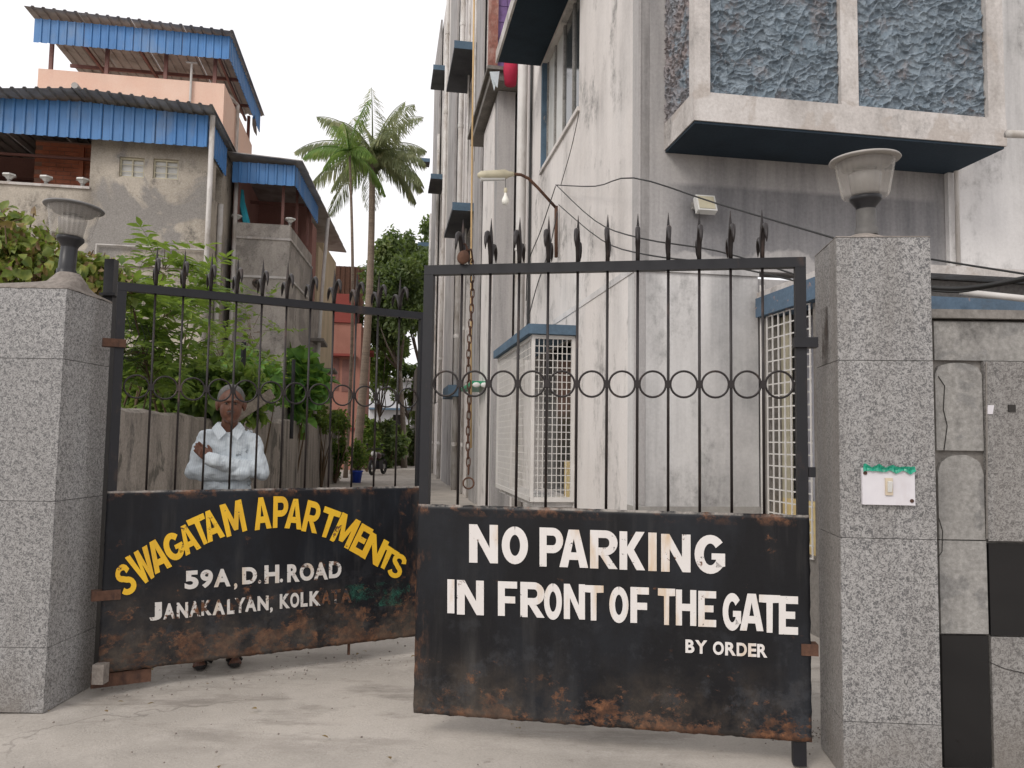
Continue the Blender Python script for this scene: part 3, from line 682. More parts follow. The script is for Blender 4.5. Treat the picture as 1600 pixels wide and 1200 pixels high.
# ---------------------------------------------------------------- pillars
def slab_face(thing_, P0, e, L, n, zs, mat, th=.02, splits=()):
    """cladding slabs on one face: P0 bottom start, e along, n outward"""
    for a, b in zip(zs[:-1], zs[1:]):
        c = P0 + e*(L/2) + Vector((0, 0, (a+b)/2)) - n*(th/2-random.uniform(0, .0015))
        MB().ob(c, e*(L/2-.0012), n*th/2, Vector((0, 0, (b-a)/2-.0014))).build('granite_slab', mat, thing_)
def pillar(A, Bp, C, zs, zt, label, boss=None):
    """A,Bp: front corners (ground), C: back corner next to the side seen"""
    ex = (Bp-A).normalized()
    D_ = C-(A if (C-A).length < (C-Bp).length else Bp)
    t = thing('gate_pillar', label, 'pillar', (A+Bp)/2+D_/2)
    nf = Vector((ex.y, -ex.x, 0))
    slab_face(t, A, ex, (Bp-A).length, nf, zs, m_granite)
    side = Bp if (C-A).length > (C-Bp).length else A
    dd = D_.normalized(); ns = Vector((dd.y, -dd.x, 0)) if side is Bp else Vector((-dd.y, dd.x, 0))
    if side is A: ns = -Vector((dd.y, -dd.x, 0))
    slab_face(t, side+dd*.004, dd, D_.length-.004, ns, zs, m_granite_dirty if side is A else m_granite_side)
    # core
    ins = .021; P = [A+nf*-ins, Bp+nf*-ins, Bp+D_, A+D_]
    if side is A: P[0] += ex*ins; P[3] += ex*ins
    else: P[1] -= ex*ins; P[2] -= ex*ins
    MB().prism([(p.x, p.y) for p in P], 0, zs[-1]-.003).build('core', m_cement, t)
    # mortar cap: low pyramid rising to a boss
    vs = []; cc = (A+Bp)/2+D_/2; ring = [A, Bp, Bp+D_, A+D_]
    n = 10; o = MB(); vv = []; ff = []
    lv = [(1.012, 0), (1.0, .012), (.62, .045), (.3, .085), (.16, .15), (.1, .155)]
    pts = []
    for k in range(4):
        for j in range(n): pts.append(ring[k].lerp(ring[(k+1) % 4], j/n))
    m = len(pts)
    for (s, z) in lv:
        for i, p in enumerate(pts):
            d = p-cc; q = cc+d*s
            if s < .9: b0 = boss or cc; wgt = min(1, (1-s)*1.25); q = (b0+(p-b0)*s)*1.0 if s > .35 else b0+(p-b0).normalized()*(s*.34)
            q = q+Vector((0, 0, z*zt/.15+zs[-1]))+Vector((1, 1, .6))*noise.noise(q*14+Vector((0, 0, z*9)))*.006
            vv.append(q)
    for a in range(len(lv)-1):
        for i in range(m): ff.append((a*m+i, a*m+(i+1) % m, (a+1)*m+(i+1) % m, (a+1)*m+i))
    ff.append(tuple((len(lv)-1)*m+i for i in range(m)))
    MB().add(vv, ff).build('mortar_cap', m_capmortar, t, smooth=True)
    return t, cc
G = lambda p: Vector((p.x, p.y, 0))
# right pillar
DR = 3.36
ra = G(hD(1311, 700, DR)); rb = G(hD(1461, 700, DR-.03)); rc_ = G(hD(1277, 700, 3.72))
zj = lambda px, py, D: hD(px, py, D).z
zsR = [0, zj(1390, 1128, DR), zj(1390, 841, DR), zj(1390, 564, DR), zj(1390, 372, DR)]
pR, ccR = pillar(ra, rb, rc_, zsR, .05, 'granite clad gate pillar on the right, with the white switch board', G(hD(1354, 690, 3.52)))
# left pillar
DL = 4.0
lb = G(hD(92, 680, DL)); la = G(hD(-95, 680, DL)); lc = G(hD(165, 680, 4.44))
zsL = [0, zj(50, 1012, DL), zj(50, 783, DL), zj(50, 560, DL), zj(50, 450, DL)]
pL, ccL = pillar(la, lb, lc, zsL, .13, 'granite clad gate pillar on the left, cut by the photo edge', G(hD(92, 690, 4.25)))
# hinge mount plate marks
m_lampneckin = simple('grey_reflector', (.13, .12, .115), .5); m_lidgrey = simple('lid_dark_grey', (.15, .15, .15), .45)
def lamp(cx, cy, z0, label, k=.15, dark=False):
    t = thing('pillar_lamp', label, 'lamp', (cx, cy, z0), 'lamps on the gate pillars')
    c = Vector((cx, cy, z0))
    MB().lathe(c, [(.05, -.03), (.05, .0), (.044, .004), (.042, k-.06)], 20).build('neck', m_lampblack if dark else m_lampgrey, t, smooth=True)
    MB().lathe(c, [(.042, k-.06), (.045, k-.05), (.066, k-.022), (.069, k-.018), (.069, k-.002), (.0, k)], 24).build('collar', m_lampblack, t, smooth=True)
    MB().lathe(c, [(.069, k-.004), (.090, k-.003), (.094, k+.004), (.124, k+.162)], 56, rib=1, amp=.0075).build('shade', m_lampglass, t)
    MB().lathe(c, [(.001, k+.002), (.058, k+.002), (.072, k+.10), (.066, k+.105)], 24).build('inner_cup', m_lampinner, t, smooth=True)
    MB().lathe(c, [(.05, k+.125), (.10, k+.13), (.119, k+.158)], 24).build('reflector', m_lampneckin, t, smooth=True)
    MB().lathe(c, [(.119, k+.160), (.150, k+.161), (.153, k+.165), (.148, k+.172), (.10, k+.186), (.03, k+.194), (.001, k+.195)], 40).build('lid', m_lidgrey if dark else m_lamptop, t, smooth=True)
    for p in t.children:
        pass
    return t
lr = hD(1354, 370, 3.52)
l1 = lamp(lr.x, lr.y, zj(1354, 358, 3.52), 'ribbed glass lamp with tilted pale lid, on the right pillar', k=.150)
l1.rotation_euler = (R(2), R(-1.5), 0)
ll = hD(104, 425, 4.25)
l2 = lamp(ll.x, ll.y, ll.z+.01, 'ribbed glass lamp with sagging dark-edged lid, on the left pillar', k=.185, dark=True)
l2.rotation_euler = (R(-2), R(2.5), 0)
# switch board
sb = thing('switch_board', 'white switch board with one ivory switch and green tape on the right pillar', 'switch board', hD(1387, 760, DR-.03))
nR = Vector(((rb-ra).y, -(rb-ra).x, 0)).normalized(); eR = (rb-ra).normalized(); Zv = Vector((0, 0, 1))
c = hD(1387, 760, DR-.025); c = ra + eR*((c-ra).dot(eR)) + Vector((0, 0, c.z)) + nR*.004
MB().ob(c+nR*.008, eR*.107, nR*.008, Zv*.077).build('board', m_white, sb)
MB().ob(c+nR*.0195, eR*.015, nR*.0035, Zv*.036).build('switch_plate', m_ivory, sb)
rk = Matrix.Rotation(R(14), 3, eR)
MB().ob(c+nR*.026+eR*.001, eR*.0085, rk@(nR*.006), rk@(Zv*.022)).build('rocker', m_lampwhite, sb)
for dx, dz in ((.093, -.058), (-.095, .055)): MB().tube([c+nR*.014+eR*dx+Zv*dz, c+nR*.02+eR*dx+Zv*dz], .008, 10).build('screw', m_rust, sb)
tp = []; tf = []
for i in range(25):
    x = -.105+.212*i/24; wv_ = .004*math.sin(i*1.1)+.003*noise.noise(Vector((i*.7, 0, 0)))
    hgt = .012+.004*math.sin(i*.9+1)
    for j, t_ in enumerate((-1, 0, 1)): tp.append(c+eR*x+nR*(.019+.006*abs(t_-.2)+.004*math.sin(i*1.9+j))+Zv*(.074-x*.02+t_*hgt+wv_))
for i in range(24):
    for j in range(2): a = i*3+j; tf.append((a, a+3, a+4, a+1))
MB().add(tp, tf).build('green_tape', m_green_tape, sb)

# ---------------------------------------------------------------- boundary wall right of the pillar
cw = thing('boundary_wall', 'patchy boundary wall of grey and black tiles and bare cement, right of the pillar', 'wall', rb+Vector((.8, .3, 0)))
DW = 3.50
def WX(px, D=DW, y=800): return hD(px, y, D)
x0 = WX(1466).x; xa = WX(1540).x; xb = WX(1541).x; x1 = 3.6
zt = lambda y: zj(1500, y, DW)
ztop = zt(500)
MB().wb(x0-.15, x1, DW+.02, DW+.24, 0, ztop).build('core', m_cement_dark, cw)
def rough_slab(nm, xa_, xb_, za, zb_, mat, th=.02, rough_top=0, seed=0, D=DW):
    n = 14; vs = []; fs = []
    tops = []; 
    for i in range(n+1):
        t = i/n; x = xa_+(xb_-xa_)*t
        arch = rough_top*(1-math.sin(math.pi*min(max(t, 0), 1))**.35) + .006*noise.noise(Vector((x*30, seed, 0)))
        tops.append((x, zb_-arch if rough_top else zb_))
    for (x, z) in tops: vs += [(x, D, za), (x, D, z), (x, D+th, za), (x, D+th, z)]
    for i in range(n):
        a = i*4; b = a+4
        fs += [(a, b, b+1, a+1), (a+1, b+1, b+3, a+3), (a+2, a+3, b+3, b+2), (a, a+2, b+2, b)]
    fs += [(0, 1, 3, 2), (4*n, 4*n+2, 4*n+3, 4*n+1)]
    return MB().add([Vector(v) for v in vs], fs).build(nm, mat, cw)
rough_slab('cement_band', x0, x1, zt(563), zt(500)-.008, m_cement, .02, .0, 1)
rough_slab('cement_patch', x0, xa, zt(704), zt(567), m_cement, .015, .05, 2)
rough_slab('cement_patch', x0+.003, xa-.004, zt(843), zt(711), m_cement, .018, .08, 3)
rough_slab('cement_patch', x0+.001, xa-.001, zt(990), zt(845), m_cement, .02, 0, 4)
rough_slab('black_tile', x0+.002, xa-.004, .0, zt(993), m_blackgloss, .022)
xk = xb; kk_ = 0
while xk < x1-.05:
    xe = min(xk+.44, x1)
    rows = ((0, zt(993), 0), (zt(992), zt(847), 1), (zt(845), zt(563), 0)) if kk_ % 2 == 0 else ((0, zt(993), 1), (zt(992), zt(847), 0), (zt(845), zt(563), 0))
    for a, b, blk in rows: rough_slab('black_tile' if blk else 'granite_slab', xk+.003, xe-.002, a+.002, b-.003, m_blackgloss if blk else m_granite_b, .022, D=DW-.005)
    xk = xe; kk_ += 1
MB().wb(x0-.1, x1, DW-.02, DW+.26, ztop+.006, ztop+.045).build('coping', m_cement_dark, cw)
MB().tube([hD(1541, 566, DW-.012), hD(1542, 700, DW-.012), hD(1542, 842, DW-.012)], .004, 5).build('joint', m_cement_dark, cw)
crk = MB().tube([hD(x, y, DW-.001) for x, y in ((1466, 588), (1476, 603), (1474, 640), (1480, 665), (1475, 704))], .0025, 5)
crk.tube([hD(x, y, DW-.001) for x, y in ((1467, 810), (1473, 830), (1472, 862), (1466, 870))], .002, 5).build('crack', m_dark, cw)
MB().tube([hD(x, y, DW-.007) for x, y in ((1547, 1035), (1570, 1045), (1605, 1053))], .0018, 5).build('crack', m_dark, cw)
MB().ob(hD(1581, 638, DW-.008), Vector((.016, 0, 0)), Vector((0, .003, 0)), Vector((0, 0, .016))).build('sticker', m_dark, cw)
MB().ob(hD(1547, 640, DW-.008), Vector((.014, 0, 0)), Vector((0, .002, 0)), Vector((.004, 0, .02))).build('sticker', m_white, cw)

# ---------------------------------------------------------------- the gate leaves
ZB, ZP, ZT = .115, 1.075, 2.215
GLY = {}
def glyph(ch, off=.055):
    if (ch, off) in GLY: return GLY[(ch, off)]
    cv = bpy.data.curves.new('tmp', 'FONT'); cv.body = ch; cv.offset = off; cv.resolution_u = 5; cv.size = 1
    o = bpy.data.objects.new('tmp', cv); col.objects.link(o)
    dg = bpy.context.evaluated_depsgraph_get(); me = bpy.data.meshes.new_from_object(o.evaluated_get(dg))
    vs = np.array([v.co[:2] for v in me.vertices]); fs = [tuple(p.vertices) for p in me.polygons]
    mn, mxx = vs.min(0), vs.max(0); vs = (vs-mn)/(mxx-mn)
    bpy.data.objects.remove(o); bpy.data.curves.remove(cv); bpy.data.meshes.remove(me)
    GLY[(ch, off)] = (vs, fs); return vs, fs
def strip(path, wx, wy):
    """one continuous brush stroke: path in the unit box, horizontal/vertical half widths"""
    vs = []; n = len(path)
    for i, (x, y) in enumerate(path):
        a = path[max(i-1, 0)]; b_ = path[min(i+1, n-1)]; tx, ty = b_[0]-a[0], b_[1]-a[1]; l = math.hypot(tx, ty) or 1
        nx_, ny_ = -ty/l, tx/l; vs += [(x+nx_*wx, y+ny_*wy), (x-nx_*wx, y-ny_*wy)]
    return vs, [(2*i, 2*i+1, 2*i+3, 2*i+2) for i in range(n-1)]
def arcp(cx, cy, rx, ry, a0, a1, n=14): return [(cx+rx*math.cos(R(a0+(a1-a0)*k/n)), cy+ry*math.sin(R(a0+(a1-a0)*k/n))) for k in range(n+1)]
POLY = {
 'W': [(0, 1), (.22, 1), (.30, .40), (.40, 1), (.60, 1), (.70, .40), (.78, 1), (1, 1), (.85, 0), (.60, 0), (.50, .55), (.40, 0), (.15, 0)],
 'M': [(0, 0), (.02, 1), (.28, 1), (.5, .45), (.72, 1), (.98, 1), (1, 0), (.77, 0), (.76, .58), (.6, .12), (.4, .12), (.24, .58), (.23, 0)],
 'N': [(0, 0), (0, 1), (.28, 1), (.71, .40), (.71, 1), (1, 1), (1, 0), (.73, 0), (.29, .60), (.29, 0)],
 'T': [(0, 1), (1, 1), (1, .80), (.65, .79), (.64, 0), (.36, 0), (.35, .79), (0, .80)],
 'E': [(0, 0), (0, 1), (1, 1), (1, .8), (.36, .8), (.36, .6), (.85, .6), (.85, .41), (.36, .41), (.36, .2), (1, .2), (1, 0)],
 'F': [(0, 0), (0, 1), (1, 1), (1, .8), (.36, .8), (.36, .57), (.9, .57), (.9, .37), (.36, .37), (.36, 0)],
 'H': [(0, 0), (0, 1), (.3, 1), (.3, .61), (.7, .61), (.7, 1), (1, 1), (1, 0), (.7, 0), (.7, .41), (.3, .41), (.3, 0)],
 'I': [(0, 0), (0, 1), (1, 1), (1, 0)],
 'K': [(0, 0), (0, 1), (.3, 1), (.3, .60), (.64, 1), (.98, 1), (.56, .53), (1, 0), (.66, 0), (.3, .44), (.3, 0)]}
def bold(ch):
    if ch in POLY: return POLY[ch], [tuple(range(len(POLY[ch])))[::-1]]
    if ch == 'A':
        L_ = [(0, 0), (.29, 0), (.345, .20), (.5, .20), (.5, .40), (.40, .40), (.5, .76), (.5, 1), (.32, 1)]
        n = len(L_); return L_+[(1-x, y) for x, y in L_], [tuple(range(n)), tuple(range(2*n-1, n-1, -1))]
    if ch == 'O': v, f = strip(arcp(.5, .5, .35, .39, 90, 450, 28), .15, .11); return v, f
    if ch == 'S': return strip([(.93-.09, .70)]+arcp(.5, .725, .34, .185, 15, 255, 12)[1:]+arcp(.5, .285, .35, .195, 78, -160, 12)[:], .155, .095)
    if ch == 'G':
        v, f = strip(arcp(.52, .5, .365, .39, 38, 322, 22), .15, .11); o = len(v)
        v += [(.56, .37), (1, .37), (1, .53), (.56, .53)]; f.append((o, o+1, o+2, o+3)); o = len(v)
        v += [(.70, .16), (1, .20), (1, .369), (.70, .369)]; f.append((o, o+1, o+2, o+3)); return v, f
    if ch in 'PR':
        v = [(0, 0), (.3, 0), (.3, 1), (0, 1)]; f = [(0, 1, 2, 3)]; o = len(v)
        a, b_ = strip([(.301, .90)]+arcp(.56, .675, .29, .225, 90, -90, 12)+[(.301, .45)], .15, .10); v += a; f += [tuple(o+q for q in k) for k in b_]
        if ch == 'R': o = len(v); v += [(.36, .349), (.66, .349), (1, 0), (.68, 0)]; f.append((o, o+1, o+2, o+3))
        return v, f
class Leaf:
    def __init__(s, A, Bq, label, mat, front):
        s.A = G(A); s.e = (G(Bq)-G(A)); s.w = s.e.length; s.e.normalize(); s.n = Vector((s.e.y, -s.e.x, 0))
        s.t = thing('gate_leaf', label, 'gate', s.A.lerp(G(Bq), .5)+Vector((0, 0, ZB)), 'leaves of the double gate'); s.m = mat
    def p(s, a, z, n=0): return s.A+s.e*a+Vector((0, 0, z))+s.n*n
    def box(s, mb, a0, a1, z0, z1, n0, n1):
        return mb.ob(s.p((a0+a1)/2, (z0+z1)/2, (n0+n1)/2), s.e*((a1-a0)/2), s.n*((n1-n0)/2), Zv*((z1-z0)/2))
    def hit(s, px, py, n=.008):
        d = ray(px, py); O = Vector((0, 0, H)); q = s.A+s.n*n; q.z = 0
        k = (q-O).dot(s.n)/d.dot(s.n); return O+d*k
    def letter(s, mb, ch, quad, off=.055, n=.0085):
        vs, fs = bold(ch) if off > .06 else glyph(ch, off); s.k = getattr(s, 'k', 0)+1; n += .0004*(s.k % 3)
        TL, TR, BR, BL = [Vector(q) for q in quad]
        out_ = []
        for x, y in vs:
            q = (BL*(1-x)+BR*x)*(1-y)+(TL*(1-x)+TR*x)*y
            out_.append(s.hit(q.x, q.y, n))
        mb.add(out_, fs)
    def build(s, nb=11, hinge_left=True, seed=0):
        # sheet with faint dents and a corroded lower edge
        nx, nz = 90, 44; vs = []; fs = []
        for j in range(nz+1):
            for i in range(nx+1):
                a = s.w*i/nx; z = ZB+(ZP-ZB)*j/nz
                d = .0028*noise.noise(Vector((a*3.2, z*3.2, seed)))
                if j == 0: z += .007*noise.noise(Vector((a*25, seed, 1)))+.003
                if j == nz: z += .004*noise.noise(Vector((a*30, seed, 2)))
                aa = a + (.004*noise.noise(Vector((z*22, seed, 5))) if i in (0, nx) else 0)
                vs.append(s.p(aa, z, .004+d))
        N = len(vs); vs += [q-s.n*.005 for q in vs]
        W = nx+1
        for j in range(nz):
            for i in range(nx): a = j*W+i; fs += [(a, a+1, a+W+1, a+W), (N+a, N+a+W, N+a+W+1, N+a+1)]
        for i in range(nx): fs += [(i, N+i, N+i+1, i+1), (nz*W+i, nz*W+i+1, N+nz*W+i+1, N+nz*W+i)]
        for j in range(nz): fs += [(j*W, j*W+W, N+j*W+W, N+j*W), (j*W+nx, N+j*W+nx, N+j*W+W+nx, j*W+W+nx)]
        MB().add(vs, fs).build('sheet_panel', s.m, s.t, smooth=True)
        for a in (0, s.w-.046):
            foot = 0.09 if ((a == 0) == hinge_left) else 0
            s.box(MB(), a, a+.046, ZP-.001 if False else ZB-.0, ZT-.046, -.046, -.0045).build('stile', m_iron, s.t)
        s.box(MB(), 0, s.w, ZT-.045, ZT, -.046, -.0045).build('top_rail', m_iron, s.t)
        s.box(MB(), .047, s.w-.047, ZB+.005, ZB+.045, -.046, -.0045).build('bottom_rail', m_rust, s.t)
        s.box(MB(), .047, s.w-.047, ZP-.05, ZP-.012, -.046, -.0045).build('middle_rail', m_rust, s.t)
        sp = (s.w-.092)/(nb+1); s.sp = sp; a0 = .046+sp
        zc = 1.645
        br = MB().tube([s.p(a0, ZP-.012, -.02), s.p(a0, ZT-.046, -.02)], .0065, 8).build('bar', m_barpaint, s.t, smooth=True)
        pv = [s.p(a0-.0065, ZT, -.022), s.p(a0+.0065, ZT, -.022)]
        spk = MB()
        prof = [(.0, .010), (.05, .010), (.09, .012), (.15, .008), (.225, .0008)]
        vv = []
        for (z, r) in prof: vv += [s.p(a0-r, ZT+z, -.02), s.p(a0, ZT+z, -.02+r*.6), s.p(a0+r, ZT+z, -.02), s.p(a0, ZT+z, -.02-r*.6)]
        ff = [(4*i+k, 4*i+(k+1) % 4, 4*i+4+(k+1) % 4, 4*i+4+k) for i in range(4) for k in range(4)]
        ks = spk.add(vv, ff).build('spike', m_barpaint, s.t)
        hs_ = []
        for sg in (1, -1):
            pth = []; rr = []
            K_ = ((.006, .0), (.012, .04), (.022, .075), (.040, .108), (.064, .130), (.090, .137), (.112, .128), (.128, .106), (.137, .075), (.141, .045))
            for k, (x_, z_) in enumerate(K_):
                pth.append(s.p(a0, ZT+z_*(.96 if sg > 0 else .80), -.02+sg*x_*.95)); rr.append((.009, .0095, .0105, .0115, .0115, .0115, .011, .010, .007, .0012)[k])
            hs_.append(MB().tube(pth, rr, 8).build('horn', m_barpaint, s.t, smooth=True))
        rg = MB(); cc = s.p(a0-sp/2, zc, -.02); ro = sp/2-.010
        pr = [cc+(s.e*math.cos(2*math.pi*k/28)+Zv*math.sin(2*math.pi*k/28))*ro for k in range(29)]
        rg = MB().tube(pr, .0052, 7, cap=False).build('ring', m_barpaint, s.t, smooth=True)
        for k in range(1, nb+1):
            if k > 1:
                dlt = s.e*sp*(k-1)
                o = dup(br, s.t, dlt)
                k2 = dup(ks, s.t, dlt); k2.location += s.e*0
                for j, hh in enumerate(hs_):
                    if random.random() < .04: continue
                    dup(hh, s.t, dlt)
        for k in range(1, nb+1): dup(rg, s.t, s.e*sp*k)
        # weld collars where the rings meet the bars
        for k in range(1, nb+1):
            MB().ob(s.p(.046+sp*k, zc, -.02), s.e*.013, s.n*.009, Zv*.017).build('weld', m_barpaint, s.t)

gr0, gr1 = hD(656, 690, 3.74), hD(1263, 700, 3.45)
LR = Leaf(gr0, gr1, 'right black gate leaf lettered NO PARKING IN FRONT OF THE GATE', m_gate_r, 1); LR.build(11, False, 3)
gl0, gl1 = hD(172, 680, 4.26), hD(664, 687, 5.17)
LL = Leaf(gl0, gl1, 'left rusty black gate leaf lettered SWAGATAM APARTMENTS, ajar', m_gate_l, 1); LL.build(11, True, 8)
def box4(x0, y0, x1, y1, sl=0.0): return [(x0, y0), (x1, y0+sl*(x1-x0)), (x1, y1+sl*(x1-x0)), (x0, y1)]
mb = MB()
for ch, a, b, c, d in (('N', 733, 778, 819, 879), ('O', 784, 825, 822, 881), ('P', 843, 880, 824, 885), ('A', 874, 919, 827, 886), ('R', 922, 965, 828, 888), ('K', 968, 1008, 830, 890), ('I', 1013, 1026, 832, 892), ('N', 1033, 1079, 834, 893), ('G', 1085, 1133, 835, 896)):
    LR.letter(mb, ch, box4(a, c, b, d, .03), .07)
LT = mb.build('painted_lettering', m_wletter, LR.t, label='painted words NO PARKING')
mb = MB()
for ch, a, b, c, d in (('I', 699, 710, 905, 958), ('N', 714, 756, 906, 960), ('F', 778, 808, 908, 962), ('R', 813, 851, 909, 964), ('O', 850, 878, 911, 968), ('N', 881, 914, 912, 967), ('T', 912, 943, 914, 969), ('O', 952, 982, 916, 973), ('F', 985, 1014, 917, 973), ('T', 1028, 1055, 919, 976), ('H', 1056, 1088, 921, 977), ('E', 1091, 1119, 923, 979), ('G', 1129, 1158, 926, 985), ('A', 1156, 1193, 927, 985), ('T', 1186, 1219, 929, 988), ('E', 1217, 1247, 931, 991)):
    LR.letter(mb, ch, box4(a, c, b, d, .035), .07)
mb.build('painted_lettering', m_wletter, LR.t, label='painted words IN FRONT OF THE GATE')
mb = MB()
for ch, a, b, c, d in (('B', 1071, 1085, 999, 1020), ('Y', 1086, 1105, 1000, 1021), ('O', 1114, 1131, 1002, 1023), ('R', 1133, 1150, 1003, 1024), ('D', 1151, 1167, 1004, 1025), ('E', 1169, 1182, 1005, 1026), ('R', 1183, 1199, 1006, 1027)):
    LR.letter(mb, ch, box4(a, c, b, d, .04), .035)
mb.build('painted_lettering', m_wletter, LR.t, label='small painted words BY ORDER')
K = 2.7586
def cq(q): return [(100+x/K, 720+y/K) for x, y in q]
mb = MB()
for ch, q in (('S', ((212, 470), (268, 432), (325, 555), (252, 592))), ('W', ((262, 418), (357, 362), (398, 495), (343, 535))), ('A', ((345, 364), (416, 326), (466, 455), (393, 490))),
              ('G', ((412, 334), (487, 295), (532, 405), (456, 446))), ('A', ((485, 292), (540, 265), (592, 375), (525, 410))), ('T', ((526, 258), (600, 225), (640, 345), (582, 372))),
              ('A', ((592, 226), (645, 205), (695, 325), (620, 354))), ('M', ((668, 192), (765, 165), (790, 300), (702, 330))), ('A', ((820, 160), (876, 155), (895, 290), (822, 300))),
              ('P', ((903, 153), (968, 153), (965, 285), (900, 290))), ('A', ((970, 163), (1028, 165), (1024, 297), (950, 290))), ('R', ((1052, 168), (1112, 185), (1090, 314), (1022, 302))),
              ('T', ((1125, 195), (1197, 222), (1153, 337), (1088, 322))), ('M', ((1200, 220), (1282, 262), (1225, 382), (1145, 342))), ('E', ((1285, 268), (1335, 297), (1277, 412), (1228, 385))),
              ('N', ((1325, 305), (1402, 350), (1352, 458), (1275, 412))), ('T', ((1375, 350), (1447, 397), (1400, 480), (1345, 448))), ('S', ((1432, 388), (1487, 422), (1440, 517), (1385, 485)))):
    LL.letter(mb, ch, cq(q), .085)
mb.build('painted_lettering', m_yellow, LL.t, label='arched yellow words SWAGATAM APARTMENTS')
mb = MB()
for ch, a, b, c, d in (('5', 520, 580, 475, 555), ('9', 588, 642, 471, 550), ('A', 646, 718, 468, 545), (',', 733, 747, 528, 556), ('D', 768, 832, 460, 533), ('.', 836, 850, 514, 530), ('H', 864, 928, 451, 530), ('.', 930, 944, 508, 524),
                       ('R', 962, 1016, 447, 524), ('O', 1016, 1078, 443, 519), ('A', 1076, 1138, 440, 515), ('D', 1142, 1196, 434, 507)):
    LL.letter(mb, ch, cq(box4(a, c, b, d, -.06)), .045)
mb.build('painted_lettering', m_wletter_old, LL.t, label='painted words 59A, D.H.ROAD')
mb = MB(); mb2 = MB()
for ch, a, b, c, d in (('J', 368, 422, 612, 690), ('A', 428, 480, 616, 684), ('N', 486, 535, 612, 680), ('A', 540, 588, 606, 674), ('K', 592, 637, 602, 668), ('A', 640, 694, 600, 666), ('L', 703, 735, 597, 662), ('Y', 736, 782, 592, 657), ('A', 780, 830, 588, 652), ('N', 834, 882, 584, 647), (',', 888, 900, 632, 655),
                       ('K', 930, 974, 575, 638), ('O', 975, 1014, 570, 634), ('L', 1020, 1050, 567, 630), ('K', 1058, 1106, 563, 627)):
    LL.letter(mb, ch, cq(box4(a, c, b, d, -.07)), .045)
for ch, a, b, c, d in (('A', 1108, 1152, 560, 622), ('T', 1150, 1192, 556, 618), ('A', 1192, 1240, 553, 615)):
    LL.letter(mb2, ch, cq(box4(a, c, b, d, -.07)), .045)
mb.build('painted_lettering', letterpaint('peeling_white_lettering', (.58, .55, .52), .8, .05), LL.t, label='flaking painted words JANAKALYAN, KOLKATA')
mb2.build('painted_lettering', m_wletter_gone, LL.t, label='almost worn off last letters of the address')
# green smear of old paint under the yellow words
m_smear = NT('green_smear'); _b = m_smear
m_smear = _b.fin((.015, .11, .075), .7); _b.t.links.new(_b.math('MULTIPLY', _b.ramp(_b.noise(6, 9, .75), (.5, 0.), (.66, .8)), 1.), _b.b.inputs['Alpha'])
vs = [LL.hit(x, y, .008) for x, y in ((540, 915), (640, 905), (642, 945), (540, 950))]
MB().add(vs, [(3, 2, 1, 0)]).build('paint_smear', m_smear, LL.t)
# hinges, feet, drop bolts
def bracket(leaf, a0, a1, z, hh, mat, n0=-.05, n1=.012, nm='hinge'):
    leaf.box(MB(), a0, a1, z-hh, z+hh, n0, n1).build(nm, mat, leaf.t)
bracket(LR, LR.w-.055, LR.w+.045, zj(1262, 535, 3.45), .022, m_iron)
bracket(LR, LR.w-.04, LR.w+.03, zj(1262, 1015, 3.45), .024, m_rust)
bracket(LR, LR.w+.002, LR.w+.03, zj(1272, 738, 3.45), .022, m_iron, -.03, .0, 'stop_lug')
LR.box(MB(), LR.w-.075, LR.w-.02, .012, ZB+.02, -.05, -.006).build('foot', m_iron, LR.t)
bracket(LL, -.06, .055, zj(182, 537, 4.3), .022, m_rust)
bracket(LL, -.05, .09, zj(165, 930, 4.27), .026, m_rust)
bracket(LL, -.03, .26, .075, .035, m_rust, -.05, -.01, 'foot')
LL.box(MB(), 1.385, 1.398, .035, .14, -.04, -.03).box if False else None
for a in (1.37, 1.82): LL.box(MB(), a, a+.014, .045 if a < 1.5 else .07, ZB+.02, -.04, -.026).build('drop_bolt', m_rust, LL.t)
MB().ob(hD(157, 1052, 4.24), Vector((.03, 0, 0)), Vector((0, .03, 0)), Vector((0, 0, .05))).build('pivot_block', m_capmortar, label='small rough mortar block under the left gate hinge', cat='hinge block', loc=G(hD(157, 1052, 4.24)))
# old steel post beside the left pillar
o = MB(); 
p_ = hD(173, 440, 4.52)
o.ob(Vector((p_.x, p_.y, zj(173, 406, 4.52)/2)), Vector((.028, 0, 0)), Vector((0, .028, 0)), Vector((0, 0, zj(173, 406, 4.52)/2))).ob(Vector((p_.x+.01, p_.y-.02, zj(170, 456, 4.4))), Vector((.045, 0, 0)), Vector((0, .035, 0)), Vector((0, 0, .008)))
o.build('steel_post', m_lampblack, loc=Vector((p_.x, p_.y, 0)), label='dark steel post standing behind the left pillar', cat='post')

# chain and padlock on the right leaf
ch0 = hD(737, 405, 3.66); ch0 = LR.hit(737, 405, -.075)
chain = thing('chain', 'long rusty chain hanging down behind the right gate leaf', 'chain', ch0)
zc_ = ch0.z; zend = LR.hit(735, 745, -.075).z; k = 0
def linkmesh(c, horiz):
    ax = LR.e if horiz else (LR.n); pts = []
    for q in range(17):
        an = 2*math.pi*q/16; x = .009*math.cos(an); z = .024*math.copysign(abs(math.sin(an))**.75, math.sin(an)); pts.append(c+ax*x+Zv*z)
    return MB().tube(pts, .0032, 6, cap=False)
l_a = linkmesh(ch0-Zv*.02, True).build('chain_link', m_rust, chain, smooth=True); l_b = linkmesh(ch0-Zv*.057, False).build('chain_link', m_rust, chain, smooth=True)
nl = int((zc_-zend)/.037)
for k in range(2, nl):
    src = l_a if k % 2 == 0 else l_b
    dup(src, chain, Vector((0, 0, -.037*(k-(k % 2)))) + LR.e*.012*noise.noise(Vector((k*.12, 0, 0))))
rc2 = LR.hit(732, 755, -.075)
